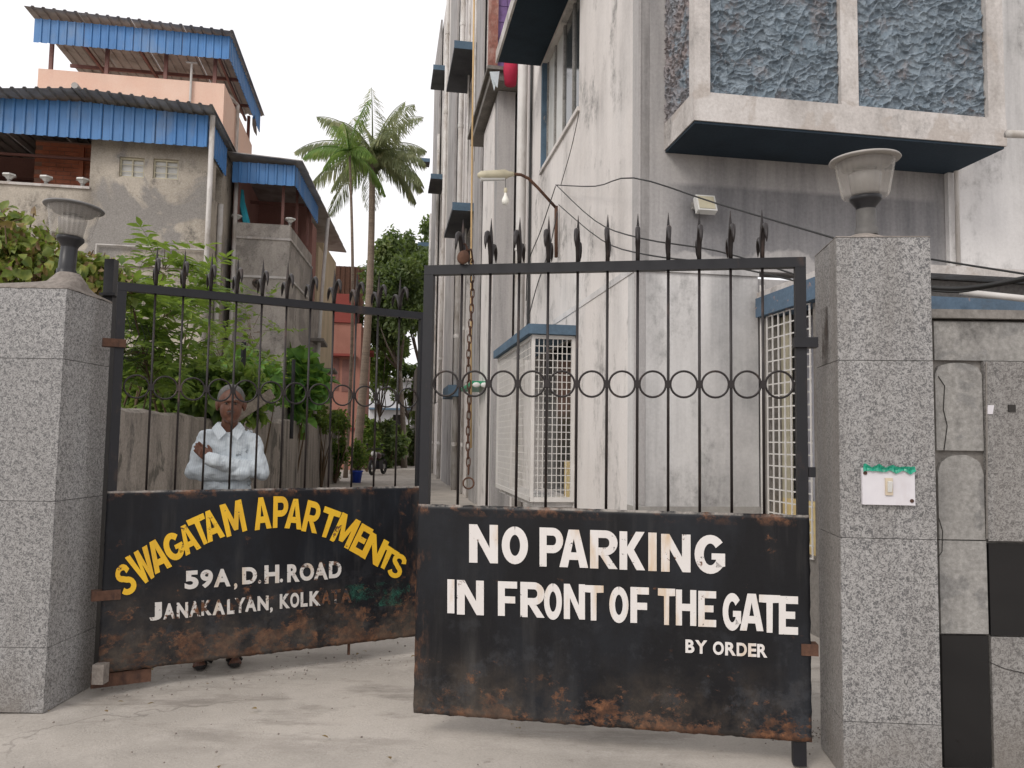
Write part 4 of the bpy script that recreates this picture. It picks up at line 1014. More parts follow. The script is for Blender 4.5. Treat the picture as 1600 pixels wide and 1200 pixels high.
MB().tube([rc2+(LR.e*math.cos(2*math.pi*q/24)+Zv*math.sin(2*math.pi*q/24))*.026 for q in range(25)], .0042, 7, cap=False).build('end_ring', m_rust, chain, smooth=True)
pk = LR.hit(724, 402, .012)
pl = thing('padlock', 'rusty brown padlock hooked over the top rail of the right gate leaf', 'padlock', pk)
MB().ell(pk-Zv*.0, .03, .017, .034, Matrix.Rotation(R(20), 3, 'Y')).build('lock_body', m_rust, pl, smooth=True)
MB().tube([pk+LR.e*(.016*math.cos(a_))+Zv*(.026+.042*math.sin(a_))+LR.n*-.01 for a_ in [math.pi*q/10 for q in range(11)]], .005, 7).build('shackle', m_rust, pl, smooth=True)
MB().tube([pk+Zv*.03, pk+Zv*.045+LR.e*.03-LR.n*.03, ch0+Zv*.03, ch0+LR.e*.004, ch0-Zv*.02], .0045, 6).build('chain_hook', m_rust, chain, smooth=True)

# ---------------------------------------------------------------- drive-side compound wall (left)
dw = thing('compound_wall', 'dark streaked concrete wall along the left of the driveway', 'wall', B(-2.1, 10, 0))
mm = plaster('sooty_wall', (.34, .305, .27), (.05, .045, .04), .9, (3.2, 3.2, .5), ((.13, .12, .105), 1.9, .56), .5, .2, mould=.9)
mm2 = plaster('sooty_wall_pale', (.34, .31, .28), (.04, .037, .035), 1., (5, 5, .3), None, .5, .2)
def wseg(u1, v1, u2, v2, z, zend, mat, th=.16):
    n = max(4, int(abs(v2-v1)/.18)); vs = []; fs = []
    d = (B(u2, v2)-B(u1, v1)).normalized(); nn = Vector((-d.y, d.x, 0))
    for i in range(n+1):
        t = i/n; p = B(u1, v1).lerp(B(u2, v2), t); zz_ = z+(zend-z)*t+.022*noise.noise(Vector((i*.9, u1*7, v1)))
        vs += [p, p+Zv*(zz_-.03), p+nn*.03+Zv*zz_, p+nn*th+Zv*zz_, p+nn*th]
    for i in range(n):
        for k in range(4): a = i*5+k; fs.append((a, a+5, a+6, a+1))
    fs += [(4, 3, 2, 1, 0), tuple(n*5+k for k in range(5))]
    MB().add(vs, fs).build('wall_section', mat, dw)
wseg(-2.05, 5.3, -2.05, 9.2, 1.60, 1.60, mm); wseg(-2.05, 9.21, -2.05, 13, 1.58, 1.62, mm); wseg(-2.05, 13.01, -2.05, 16.9, 1.64, 1.68, mm)
for k in range(4):
    a, b = k/4, (k+.985)/4
    wseg(-2.03+.70*a, 17+9*a, -2.03+.70*b, 17+9*b, 1.76-.03*k, 1.74-.03*k, mm2)

# ---------------------------------------------------------------- houses on the left
def corr(mb, P0, e, W, h, n, pitch=.18, amp=.025):
    """ribbed sheet: P0 corner, e unit along ribs' repeat, W width, h vector along the ribs, n normal"""
    k = max(1, round(W/pitch)); p = W/k; xs = []
    for i in range(k): xs += [(i*p, 0), (i*p+p*.62, 0), (i*p+p*.70, amp), (i*p+p*.92, amp)]
    xs.append((W, 0)); vs = []
    for x, d in xs: vs += [P0+e*x+n*d, P0+e*x+n*d+h]
    return mb.add(vs, [(2*i, 2*i+2, 2*i+3, 2*i+1) for i in range(len(xs)-1)])
def fascia(P0, P1, ztop_, zbot, parent, n, mat=None, slant=0):
    e = (P1-P0); L = e.length; e.normalize(); k = max(1, round(L/1.05))
    for i in range(k):
        z1 = ztop_
        corr(MB(), P0+e*(L*i/k)+Zv*zbot, e, L/k-.006, Zv*(ztop_-zbot), n*(1 if i % 2 else 1.0)).build('fascia_sheet', mat or m_bluesheet, parent)
def roof(mb_name, P, Q, back, parent, n_, th=.0, pitch=.22):
    """roof sheets between eave line P-Q and run 'back' vector"""
    e = (Q-P); L = e.length; e.normalize(); k = max(1, round(L/1.1))
    for i in range(k): corr(MB(), P+e*(L*i/k), e, L/k-.004, back, n_, pitch, .03).build('roof_sheet', m_greysheet, parent)
# house A: raw concrete with open roof terrace
hA = thing('house', 'unplastered grey concrete house with blue sheet roof and brick lined terrace, far left', 'building', B(-6, 18, 0))
vA = 16.0; uA = -3.52; uT = -5.71
w1 = (-5.19, -4.73, 6.37, 6.77); w2_ = (-4.57, -4.10, 6.38, 6.78)
mb = wall_open(MB(), 'v', vA, vA+.2, uT, uA, 0, 7.45, [w1, w2_])
mb.bb(-14, uT-.001, vA, vA+.2, 0, 6.08)
wall_open(mb, 'u', uA-.2, uA, vA+.201, 19.5, 0, 7.45, [(16.6, 17.2, 6.2, 6.9), (16.6, 17.2, 4.2, 5.0)])
mb.bb(-14, uA-.201, 18.7, 18.9, 0, 7.62); mb.bb(-14, uA-.201, vA+.201, 19.2, 5.2, 5.4)
mb.build('wall', m_bwall, hA)
MB().bb(uT+.2, uA-.3, vA+1, vA+1.1, 5.4, 7.45).build('room_back_wall', m_dark, hA)
MB().bb(-14, uT+.02, vA-.04, vA+.24, 6.081, 6.13).build('parapet_cap', m_beam, hA)
MB().bb(-14, uA+.05, vA-.05, vA-.001, 4.62, 4.72).build('string_course', m_bwall2, hA)
for (a, b, c, d) in (w1, w2_):
    f = MB()
    f.bb(a, b, vA+.05, vA+.09, c, c+.035).bb(a, b, vA+.05, vA+.09, d-.035, d).bb(a, a+.03, vA+.05, vA+.09, c+.035, d-.035).bb(b-.03, b, vA+.05, vA+.09, c+.035, d-.035).bb((a+b)/2-.012, (a+b)/2+.012, vA+.05, vA+.09, c+.035, d-.035)
    f.bb(a+.03, b-.03, vA+.045, vA+.049, c+.12, c+.135).bb(a+.03, b-.03, vA+.045, vA+.049, c+.26, c+.275)
    fo = f.build('window', m_fixture, hA)
    MB().bb(a+.03, b-.03, vA+.095, vA+.1, c+.035, d-.035).build('pane', m_louvre, fo)
# brick tiled back of the terrace
bt = MB(); rowh = .085
for j in range(23):
    z = 5.42+j*rowh; off = .14 if j % 2 else 0
    u = -7.2+off
    while u < uT-.02:
        e_ = min(u+.27, uT-.012); bt.bb(u, e_, vA+1.2-.012, vA+1.2, z, z+rowh-.012); u += .282
bt.build('brick_tile', m_brick, hA, kind='stuff')
MB().bb(-14, -7.3, 18.4, 18.6, 5.4, 7.4).build('terrace_back', m_pinkwall, hA)
MB().bb(-7.2, uT-.005, vA+1.201, vA+1.3, 5.4, 7.4).build('tile_wall', m_joint, hA)
MB().bb(-6.34, -6.25, vA+1.13, vA+1.187, 5.42, 7.3).build('tile_pier', m_brick, hA)
# roof and fascia of A
pk_ = hV(125, 143, vA-.3); lft = hV(-60, 150, vA-.3); rgt = hV(332, 166, vA-.3)
zf = 6.95
A0 = B(-14, vA-.35, 0); A1 = B(uA+.03, vA-.35, 0)
for i in range(11):
    a = -14+(uA+.03+14)*i/11; b = -14+(uA+.03+14)*(i+1)/11
    def zt_(u): return 7.56+.10*max(0, 1-abs(u+5.8)/2.6) - max(0, -u-8)*.06
    P0 = B(a, vA-.35, zf); cmb = MB(); W_ = (b-a)-.006
    kk = 5; p = W_/kk; xs = []
    for q in range(kk): xs += [(q*p, 0), (q*p+p*.62, 0), (q*p+p*.7, .03), (q*p+p*.92, .03)]
    xs.append((W_, 0)); vs = []
    for x, d in xs: vs += [P0+UD*x-VD*d, P0+UD*x-VD*d+Zv*(zt_(a+x)-zf)]
    cmb.add(vs, [(2*q, 2*q+2, 2*q+3, 2*q+1) for q in range(len(xs)-1)]).build('fascia_sheet', m_bluesheet, hA)
fascia(B(uA+.04, vA-.35), B(uA+.04, vA+1.3), 7.54, 6.93, hA, UD)
# roof planes: left and right of the ridge, jutting past the fascia
zr = 7.73
for (ua_, za_, ub_, zb2) in ((-5.75, zr, uA+.2, 7.60), (-14, 7.0, -5.75, zr)):
    P_ = B(ua_, vA-.8, za_); Q_ = B(ub_, vA-.8, zb2); e = Q_-P_; nn_ = e.cross(VD).normalized(); nn_ = nn_ if nn_.z > 0 else -nn_
    roof('r', P_, Q_, VD*4.3+Zv*-.0, hA, nn_)
MB().tube([B(-5.75, vA-.85, zr+.03), B(-5.75, 19.4, zr+.03)], .06, 8).build('ridge_cap', m_greysheet, hA)
for v in (16.6, 18.2): MB().bb(-14, uT-.1, v, v+.05, 6.85, 6.9).build('purlin', m_redsteel, hA)
MB().tube([B(uA+.12, vA-.45, 7.55), B(uA+.02, vA-.02, 3)], .05, 10).build('drain_pipe', m_pvc, hA, smooth=True)
MB().tube([B(uA+.06, vA+.9, 2), B(uA+.06, vA+.9, 6.2)], .055, 10).build('drain_pipe', m_pvc, hA, smooth=True)
MB().tube([B(uA-1.98, vA-.06, 3.4), B(uA-1.98, vA-.06, 5.0), B(uA+.02, vA-.06, 5.0), B(uA+.02, vA-.06, 2.5)], .025, 8).build('conduit', m_pvc, hA)
# peach storey behind
hD_ = thing('house', 'peach painted roof storey under a blue sheet canopy, highest on the left', 'building', B(-6, 22, 0))
vP = 20.0
uPl = hV(58, 140, vP)[0]; uPr = hV(350, 150, vP)[0]; zP1 = hV(350, 131, vP)[2]; zP0 = zP1-1.6
MB().bb(uPl, uPr, vP, vP+.15, zP0, zP1).bb(uPr-.15, uPr, vP+.151, 24.2, zP0, zP1).bb(uPl, uPr-.151, vP+.151, 24.2, zP0-.2, zP0+.0).build('parapet', m_peach, hD_)
MB().bb(uPl+.3, uPr-.3, 20.5, 24, 0, zP0-.21).build('lower_storey', m_bwall2, hD_)
zF0 = hV(358, 93, vP-.3)[2]; zF1 = hV(358, 57, vP-.3)[2]; uFl = hV(52, 66, vP-.3)[0]; uFr = hV(359, 90, vP-.3)[0]
fascia(B(uFl, vP-.3), B(uFr, vP-.3), zF1, zF0, hD_, -VD)
fascia(B(uFr, vP-.3), B(uFr, 24.4), zF1, zF0, hD_, UD)
roof('r', B(uFl-.15, vP-.55, zF1+.16), B(uFr+.12, vP-.55, zF1+.02), VD*5.2, hD_, Zv)
for k in range(4):
    u = uPl+.25+(uPr-uPl-.5)*k/3
    if k == 2: u += .1
    MB().bb(u-.04, u+.04, vP+.02, vP+.1, zP1, zF0+.3).build('roof_post', m_redsteel, hD_)
MB().bb(uPr-.12, uPr-.04, 23.9, 24, zP1, zF0+.3).build('roof_post', m_redsteel, hD_)
for v in (21.6, 23.3): MB().bb(uFl+.1, uFr-.1, v, v+.06, zF0+.32, zF0+.4).build('purlin', m_redsteel, hD_)
for u in (uFl+.9, uFl+2.2, uFr-.4): MB().bb(u, u+.06, vP-.2, 24.2, zF0+.24, zF0+.31).build('rafter', m_redsteel, hD_)
q = hV(299, 97, vP-.1); MB().tube([B(q[0], vP-.05, zP1-.7), B(q[0], vP-.05, q[2])], .03, 8).ob(B(q[0], vP-.05, q[2]), UD*.13, VD*.03, Zv*.015).build('vent_pipe', m_pvc, hD_)
q = hV(383, 140, 22)
MB().tube([B(uPr+.06, 21.5, zP0-.2), B(uPr+.06, 21.5, zP1+.1), B(uPr-.1, 21.0, zP1+.15)], .045, 8).build('drain_pipe', m_pvc, hD_)
dc = B(*hV(394, 195, 23.6))
MB().lathe(dc, [(.001, 0), (.2, .03), (.32, .09)], 18).build('satellite_dish', m_cement_dark, loc=dc, label='grey satellite dish on the side of the peach storey', cat='satellite dish').rotation_euler = (0, R(80), R(20))
# house B with the angled side
hB = thing('house', 'grey rendered house with an open pink walled terrace under a blue canopy', 'building', B(-3, 21, 0))
vB = 18.0
pB = [(-3.4, vB), (-2.18, vB), (-1.95, 20.9), (-1.80, 22.6), (-3.4, 22.6)]
zt_par = hV(455, 352, vB)[2]
MB().prism([B(u, v) for u, v in pB], 0, 4.9).build('wall', m_bwall2, hB)
def band(u1, v1, u2, v2, z0, z1, th=.15, mat=None, nm='parapet'):
    p, q = B(u1, v1), B(u2, v2); d = (q-p).normalized(); nn = Vector((-d.y, d.x, 0))
    MB().hexa([p+Zv*z0, q+Zv*z0, q+nn*th+Zv*z0, p+nn*th+Zv*z0, p+Zv*z1, q+Zv*z1, q+nn*th+Zv*z1, p+nn*th+Zv*z1]).build(nm, mat or m_bwall2, hB)
band(-3.4, vB, -2.182, vB, 4.901, zt_par); band(-2.18, vB+.01, -1.95, 20.9, 4.901, zt_par-.004)
band(-3.4, vB-.03, -2.15, vB-.03, zt_par-.36, zt_par-.31, .03, m_beam, 'moulding'); band(-2.14, vB-.01, -1.92, 20.9, zt_par-.36, zt_par-.31, .03, m_beam, 'moulding')
band(-3.4, vB-.03, -2.15, vB-.03, 4.9, 4.95, .03, m_pvc, 'moulding'); band(-2.14, vB-.01, -1.96, 20.4, 4.9, 4.95, .03, m_pvc, 'moulding')
MB().bb(-3.39, -2.0, 20.95, 21.05, 4.901, 7.5).build('terrace_wall', m_pinkwall, hB)
MB().bb(-3.45, -3.33, vB+.15, 20.9, 4.901, 7.5).build('terrace_wall', m_pinkwall, hB)
band(-1.96, 20.91, -1.91, 21.6, 4.901, 7.0, .3, m_pinkwall, 'terrace_wall')
MB().prism([B(*q) for q in ((-3.4, 22.61), (-1.80, 22.61), (-1.60, 25.2), (-3.4, 25.2))], 0, 6.9).build('rear_wall', m_yellowwall, hB)
MB().prism([B(*q) for q in ((-2.6, 21.7), (-1.86, 21.7), (-1.80, 22.6), (-2.6, 22.6))], 4.901, 6.6).build('rear_wall', m_yellowwall, hB)
zc0 = hV(461, 291, vB-.35)[2]; zc1 = hV(461, 259, vB-.35)[2]; ufr = hV(462, 275, vB-.35)[0]
fascia(B(-3.4, vB-.35), B(ufr, vB-.35), zc1, zc0, hB, -VD)
s2 = hU(494, 340, -1.85); s2v = 20.7
fascia(B(ufr, vB-.35), B(-1.83, s2v), zc1-.01, zc0, hB, UD)
P_ = B(-3.5, vB-.6, zc1+.12); Q_ = B(ufr+.16, vB-.6, zc1+.03)
vs = [P_, Q_, B(-1.32, 25.8, zc1+.0), B(-3.5, 25.8, zc1+.1)]
n_s = 9
for i in range(n_s):
    a, b = i/n_s, (i+.99)/n_s
    A1_, B1_ = vs[0].lerp(vs[3], a), vs[1].lerp(vs[2], a); A2_, B2_ = vs[0].lerp(vs[3], b), vs[1].lerp(vs[2], b)
    MB().hexa([A1_, B1_, B2_, A2_, A1_+Zv*.02, B1_+Zv*.02, B2_+Zv*.045, A2_+Zv*.045]).build('roof_sheet', m_greysheet, hB)
for (u, v) in ((-2.36, vB+.08), (-2.16, vB+1.0), (-2.0, 20.0)): MB().bb(u-.03, u+.03, v-.03, v+.03, zt_par, zc1).build('roof_post', m_redsteel, hB)
MB().bb(-3.38, ufr, 19.6, 19.66, zc0+.12, zc0+.19).build('purlin', m_redsteel, hB)
MB().tube([B(-1.62, 21.6, zc1-.05), B(-1.72, 21.5, 5.2), B(-1.78, 21.4, 2)], .05, 8).build('drain_pipe', m_pvc, hB, smooth=True)
MB().tube([B(-3.36, vB-.05, 2), B(-3.36, vB-.05, 7)], .045, 8).build('drain_pipe', m_pvc, hB, smooth=True)
for v, z in ((21.0, 3.9), (23.0, 3.3)):
    uu = -1.95+(v-20.9)*.09
    MB().bb(uu-.01, uu+.35, v, v+1.5, z, z+.07).build('sunshade', m_cement_dark, hB)
    MB().bb(uu-.05, uu+.012, v+.2, v+1.2, z-1.2, z-.05).build('window', m_dark, hB)
MB().tube([B(-3.15, vB+.3, zt_par-.05), B(-3.3, vB+.35, zt_par+.55), B(-3.33, vB+.4, zt_par+.85)], [.09, .07, .05], 6).build('tarp', m_tarp, label='rolled turquoise tarp leaning in the pink walled terrace', cat='tarp', loc=B(-3.15, vB+.3, zt_par))
# pale flared lamps on the parapets
proto = None
for (px, py, v, lab) in ((14, 284, vA, 'leftmost pale flared lamp on the brick terrace parapet'), (72, 287, vA, 'pale flared lamp on the brick terrace parapet, left of the brick pier'), (129, 289, vA, 'pale flared lamp at the right end of the brick terrace parapet'),
                         (369, 349, vB, 'pale flared lamp beside the turquoise tarp'), (453, 352, vB, 'pale flared lamp at the corner of the pink walled terrace')):
    u = hV(px, py, v+.1)[0]; zz_ = 6.13 if v == vA else zt_par
    loc = B(u, v+.1, zz_)
    if proto is None:
        proto = thing('parapet_lamp', lab, 'lamp', loc, 'lamps on the terrace parapets')
        MB().lathe(loc, [(.035, 0), (.035, .08), (.001, .08)], 10).build('stem', m_cement, proto)
        MB().lathe(loc, [(.04, .08), (.09, .13), (.13, .15), (.12, .18), (.001, .19)], 6).build('shade', m_lampwhite, proto)
    else:
        c_ = tree_copy(proto, None, loc); c_['label'] = lab
cc_ = B(*hV(402, 442, vB-.1))
cm = thing('security_camera', 'round grey security camera on the wall of the middle house', 'camera', cc_)
MB().ell(cc_, .11, .11, .1).build('housing', m_lampgrey, cm, smooth=True); MB().ell(cc_-VD*.1, .045, .03, .045).build('lens', m_dark, cm, smooth=True)
# red house further on
hE = thing('house', 'salmon red house with darker red bands behind the palm trunks', 'building', B(-2, 38, 0))
vE = 35.0; ue0 = -4.0; ue1 = hV(562, 600, vE)[0]
zE = hV(545, 505, vE)[2]
ub2 = ue1
MB().prism([B(*q) for q in ((ue0, vE), (ue1, vE), (ue1+.32, vE+6), (ue0, vE+6))], 0, zE).build('wall', m_salmon, hE)
m_redband = plaster('dark_red_render', (.26, .065, .055), (.15, .045, .04), .4)
zE2 = hV(545, 460, vE)[2]
MB().prism([B(*q) for q in ((ue0-.1, vE-.1), (ue1-.3, vE-.1), (ue1-.25, vE+6), (ue0-.1, vE+6))], zE+.01, zE2).build('parapet', m_redband, hE)
MB().bb(ue0, ue1-.2, vE-.5, vE-.002, hV(540, 556, vE)[2]-.05, hV(540, 556, vE)[2]+.05).build('sunshade', m_redband, hE)
MB().bb(ue1+.03, ue1+.55, vE+1.0, vE+3, hV(565, 545, vE)[2]-.05, hV(565, 545, vE)[2]+.05).build('sunshade', m_redband, hE)
for (a, b, y0, y1) in ((521, 529, 560, 610), (534, 548, 562, 612)):
    f = MB().bb(hV(a, 600, vE)[0], hV(b, 600, vE)[0], vE-.03, vE-.002, hV(540, y1, vE)[2], hV(540, y0, vE)[2]).build('window', m_redsteel, hE)
MB().bb(ue0, ue1+.05, vE-.06, vE-.002, hV(540, 672, vE)[2], hV(540, 668, vE)[2]).build('band', m_redband, hE)
mb = MB(); corr(mb, B(-5, 40, hV(540, 456, 40)[2]-1.6), UD, 3.9, Zv*2.9, -VD, .25, .04)
sh = mb.build('shed_wall', m_rust, loc=B(-3, 40, 0), label='brown corrugated shed standing above the salmon red house', cat='shed')
# white house at the end
hW = thing('house', 'whitewashed low house glimpsed at the end of the driveway', 'building', B(0, 55, 0))
q0 = hV(592, 600, 54)[0]; q1 = hV(668, 600, 54)[0]
mb = wall_open(MB(), 'v', 54, 54.3, q0-.6, q1+3, 0, 5.3, [(q0+1.0, q0+1.7, 1.5, 3.0)])
mb.build('wall', m_whitewall, hW)
MB().bb(q0+.9, q0+1.8, 54.31, 54.4, 1.4, 3.1).build('window', m_dark, hW)
MB().bb(q0-.8, q1+3.2, 53.4, 56, 5.31, 5.5).build('roof', m_greysheet, hW)
MB().bb(q0-.6, q1+3, 53.2, 53.99, 3.3, 3.42).build('sunshade', m_bluegrey, hW)
MB().bb(-6, 9, 47, 47.2, 0, 2.0).build('boundary_wall', m_cement_dark, label='low grey wall closing the far end of the driveway behind bushes', cat='wall', loc=B(0, 47, 0))
MB().bb(1.6, 2.3, 40, 46, 0, 5.0).build('shed_wall', m_cement_dark, label='grey wall end just past the apartment block', cat='wall', loc=B(2, 43, 0))

# ---------------------------------------------------------------- planting
def leaf_mesh(name, P, Dr, Nn, L, Wd, mat, parent=None, fold=.25, **kw):
    """P,Dr,Nn arrays (n,3): base, direction, normal; L,Wd arrays"""
    n = len(P); Dr = Dr/np.linalg.norm(Dr, axis=1, keepdims=True)
    S = np.cross(Dr, Nn); S /= np.linalg.norm(S, axis=1, keepdims=True)+1e-9; N2 = np.cross(S, Dr)
    L = L[:, None]; Wd = Wd[:, None]
    v = np.stack([P, P+Dr*L*.38+S*Wd*.5+N2*Wd*fold, P+Dr*L*.75+S*Wd*.34+N2*(Wd*fold*.6-L*.04), P+Dr*L-N2*L*.12, P+Dr*L*.75-S*Wd*.34+N2*(Wd*fold*.6-L*.04), P+Dr*L*.38-S*Wd*.5+N2*Wd*fold, P+Dr*L*.5], 1).reshape(-1, 3)
    org = np.array(wloc(parent)) if parent else np.array(kw.get('loc', (0, 0, 0)))
    v = v-org
    me = bpy.data.meshes.new(name)
    idx = np.array([[0, 1, 6], [1, 2, 6], [2, 3, 6], [3, 4, 6], [4, 5, 6], [5, 0, 6]])
    f = (idx[None]+7*np.arange(n)[:, None, None]).reshape(-1)
    me.vertices.add(7*n); me.vertices.foreach_set('co', v.astype(np.float32).reshape(-1))
    me.loops.add(len(f)); me.loops.foreach_set('vertex_index', f.astype(np.int32))
    me.polygons.add(len(f)//3); me.polygons.foreach_set('loop_start', np.arange(0, len(f), 3, dtype=np.int32)); me.polygons.foreach_set('loop_total', np.full(len(f)//3, 3, np.int32))
    me.update(); me.validate()
    return link(name, me, mat, parent, loc=Vector(org), **{k: q for k, q in kw.items() if k != 'loc'})
def rnd_dir(n, up=.2):
    d = rng.normal(size=(n, 3)); d[:, 2] += up; return d/np.linalg.norm(d, axis=1, keepdims=True)
def clumps(cen, rad, n, ncl, sub=.28):
    cc = rnd_dir(ncl, 0)*(rng.random((ncl, 1))**.35)*np.array(rad); k = rng.integers(0, ncl, n)
    return np.array(cen)+cc[k]+rnd_dir(n, 0)*(rng.random((n, 1))**.4)*np.array(rad)*sub*rng.uniform(.6, 1.3, (ncl, 1))[k]
def branches(mb, base, cen, rad, n, r0_):
    for _ in range(n):
        tgt = Vector(cen)+Vector(rnd_dir(1, .1)[0]*np.array(rad)*.85); m = Vector(base).lerp(tgt, .45)+Vector(rng.normal(size=3)*.12*max(rad))
        mb.tube([base, m, tgt], [r0_, r0_*.6, r0_*.15], 6)
def tree(name, label, cat, base, h, cen, rad, n, leafL, mat, tr=.15, ncl=40, group=None, nb=9, W=.5):
    t = thing(name, label, cat, base, group); b = Vector(base)
    tb = MB(); top = Vector((cen[0], cen[1], base[2]+h))
    tb.tube([b, b.lerp(top, .4)+Vector((.12, .05, 0))*h*.1, top], [tr, tr*.8, tr*.55], 9); branches(tb, top, cen, rad, nb, tr*.5)
    tb.build('trunk', m_bark, t, smooth=True)
    Pp = clumps(cen, rad, n, ncl); dr = rnd_dir(n, -.3); nn = rnd_dir(n, .8)
    L = leafL*rng.uniform(.6, 1.25, n); leaf_mesh('crown', Pp, dr, nn, L, L*W, mat, t)
    return t
def at(px, py, v): return B(*hV(px, py, v))
# far trees at the end of the drive
c = at(628, 458, 38); tree('broadleaf_tree', 'dense dark green tree rising behind the end of the driveway', 'tree', G(at(632, 700, 38)), 4.6, c, (1.75, 1.9, 2.9), 17000, .26, m_leaf_dark, .16, 60)
c = at(660, 410, 40); tree('broadleaf_tree', 'smaller leafy tree close against the far end of the apartment block', 'tree', G(at(655, 700, 40)), 5.0, c, (1.1, 1.2, 1.9), 7000, .26, m_leaf_dark, .12, 30)
c = at(596, 545, 43); tree('broadleaf_tree', 'low yellowish green tree just right of the salmon red house', 'tree', G(at(598, 700, 43)), 2.5, c, (1.0, 1.0, 2.4), 5000, .22, m_leaf, .09, 30)
c = at(640, 600, 44); tree('broadleaf_tree', 'thin tree in front of the whitewashed house', 'tree', G(at(640, 700, 44)), 2.4, c, (1.2, 1.0, 1.1), 2500, .22, m_leaf_dark, .08, 25)
def bush(label, px, py, v, rad, n, L, mat, name='bush', W=.5, ncl=30):
    c = at(px, py, v); t = thing(name, label, 'bush', G(c), None)
    mb = MB(); branches(mb, G(c), c, rad, 7, .03); mb.build('stems', m_twig, t)
    Pp = clumps(c, rad, n, ncl); ll_ = L*rng.uniform(.6, 1.3, n); leaf_mesh('foliage', Pp, rnd_dir(n, -.1), rnd_dir(n, .9), ll_, ll_*W, mat, t); return t
bush('dark bush at the far end of the driveway, left of the gate meeting', 640, 690, 41, (1.5, .8, 1.4), 5000, .22, m_leaf_dark)
bush('bush with long drooping leaves behind the parked motorcycle', 600, 690, 37, (1.0, .8, 1.1), 3500, .24, m_leaf_dark)
bush('thin shrub beside the salmon red house wall', 575, 690, 33, (.55, .5, 1.0), 1500, .18, m_leaf)
bush('creeper spilling over the far end of the driveway wall', 526, 690, 24.5, (.35, .5, 1.0), 2200, .12, m_leaf)
bush('light green weeds on the wall by the salmon red house', 505, 655, 22, (.4, .6, .35), 900, .12, m_leaf)

# pinnate shrub just behind the compound wall
def pinnate(label, bases, heads, n_fr, mat, name, frL=(.42, .68), lfl=.165):
    t = thing(name, label, 'tree', G(bases[0]))
    st = MB(); P1 = []; D1 = []; N1 = []; L1 = []
    rach = MB()
    for i, (hc, rad) in enumerate(heads):
        hc = Vector(hc); b = Vector(bases[i % len(bases)])
        st.tube([b, b.lerp(hc, .55)+Vector(rng.normal(size=3)*.08), hc], [.02, .014, .007], 6)
        for k in range(n_fr):
            o = hc+Vector(rnd_dir(1, 0)[0]*np.array(rad)*rng.random()**.4); st.tube([hc.lerp(o, .2), o], [.005, .003], 4, cap=False)
            d = Vector(rnd_dir(1, .25)[0]); d.z = d.z*.6+.1; d.normalize(); Lf = rng.uniform(*frL); up = Vector((0, 0, 1)); sdv = d.cross(up).normalized()
            pts = []; m = rng.integers(5, 9)
            for q in range(m+1):
                s_ = q/m; pts.append(o+d*Lf*s_-up*(.22*Lf*s_*s_))
            rach.tube(pts, .0025, 3, cap=False)
            for q in range(1, m+1):
                for sg in (1, -1):
                    dd = (sdv*sg*1.0+d*.45-up*.12+Vector(rng.normal(size=3)*.12)).normalized()
                    P1.append(pts[q]); D1.append(dd); nn = (up+Vector(rng.normal(size=3)*.25)); N1.append(nn); L1.append(lfl*rng.uniform(.75, 1.25)*(1.15-.4*abs(q/m-.4)))
            P1.append(pts[-1]); D1.append(d); N1.append(up); L1.append(lfl)
    st.build('trunk', m_twig, t, smooth=True); rach.build('leaf_stalks', m_leaf, t, kind='stuff')
    P1, D1, N1, L1 = map(lambda q: np.array([tuple(a) if hasattr(a, '__len__') else a for a in q]), (P1, D1, N1, L1))
    leaf_mesh('crown', P1, D1, N1, L1, L1*.40, mat, t, fold=.15)
    return t
heads = [(at(x, y, 2.55*1230/(600-x)), (r*(250/(600-x))**.5*1.15,)*2+(r*.85*(250/(600-x))**.5*1.15,)) for x, y, r in ((255, 425, .40), (300, 465, .42), (240, 505, .40), (290, 545, .46), (345, 560, .46), (392, 520, .5), (235, 590, .40), (300, 605, .42), (365, 600, .5), (402, 590, .5), (262, 475, .38), (225, 550, .34), (322, 448, .3), (205, 470, .25))]
pinnate('bright green feathery leaved tree growing over the driveway wall', [B(-2.8, 9.6, 0), B(-2.6, 10.6, 0), B(-2.9, 8.8, 0), B(-2.7, 12.0, 0)], heads, 15, m_leaf, 'feathery_tree')
bush('dense undergrowth of broad leaves at the foot of the feathery tree', 285, 612, 10.2, (1.05, .4, .42), 2600, .17, m_leaf, W=.6, ncl=55)
bush('thicket of broad leaves above the wall beside the man', 392, 605, 14.2, (.55, .8, .5), 900, .22, m_banana, W=.65, ncl=34)
bush('broad leaved plant with large pale leaves above the driveway wall', 462, 600, 18.6, (.55, .4, .85), 460, .44, m_banana, W=.7, ncl=16)
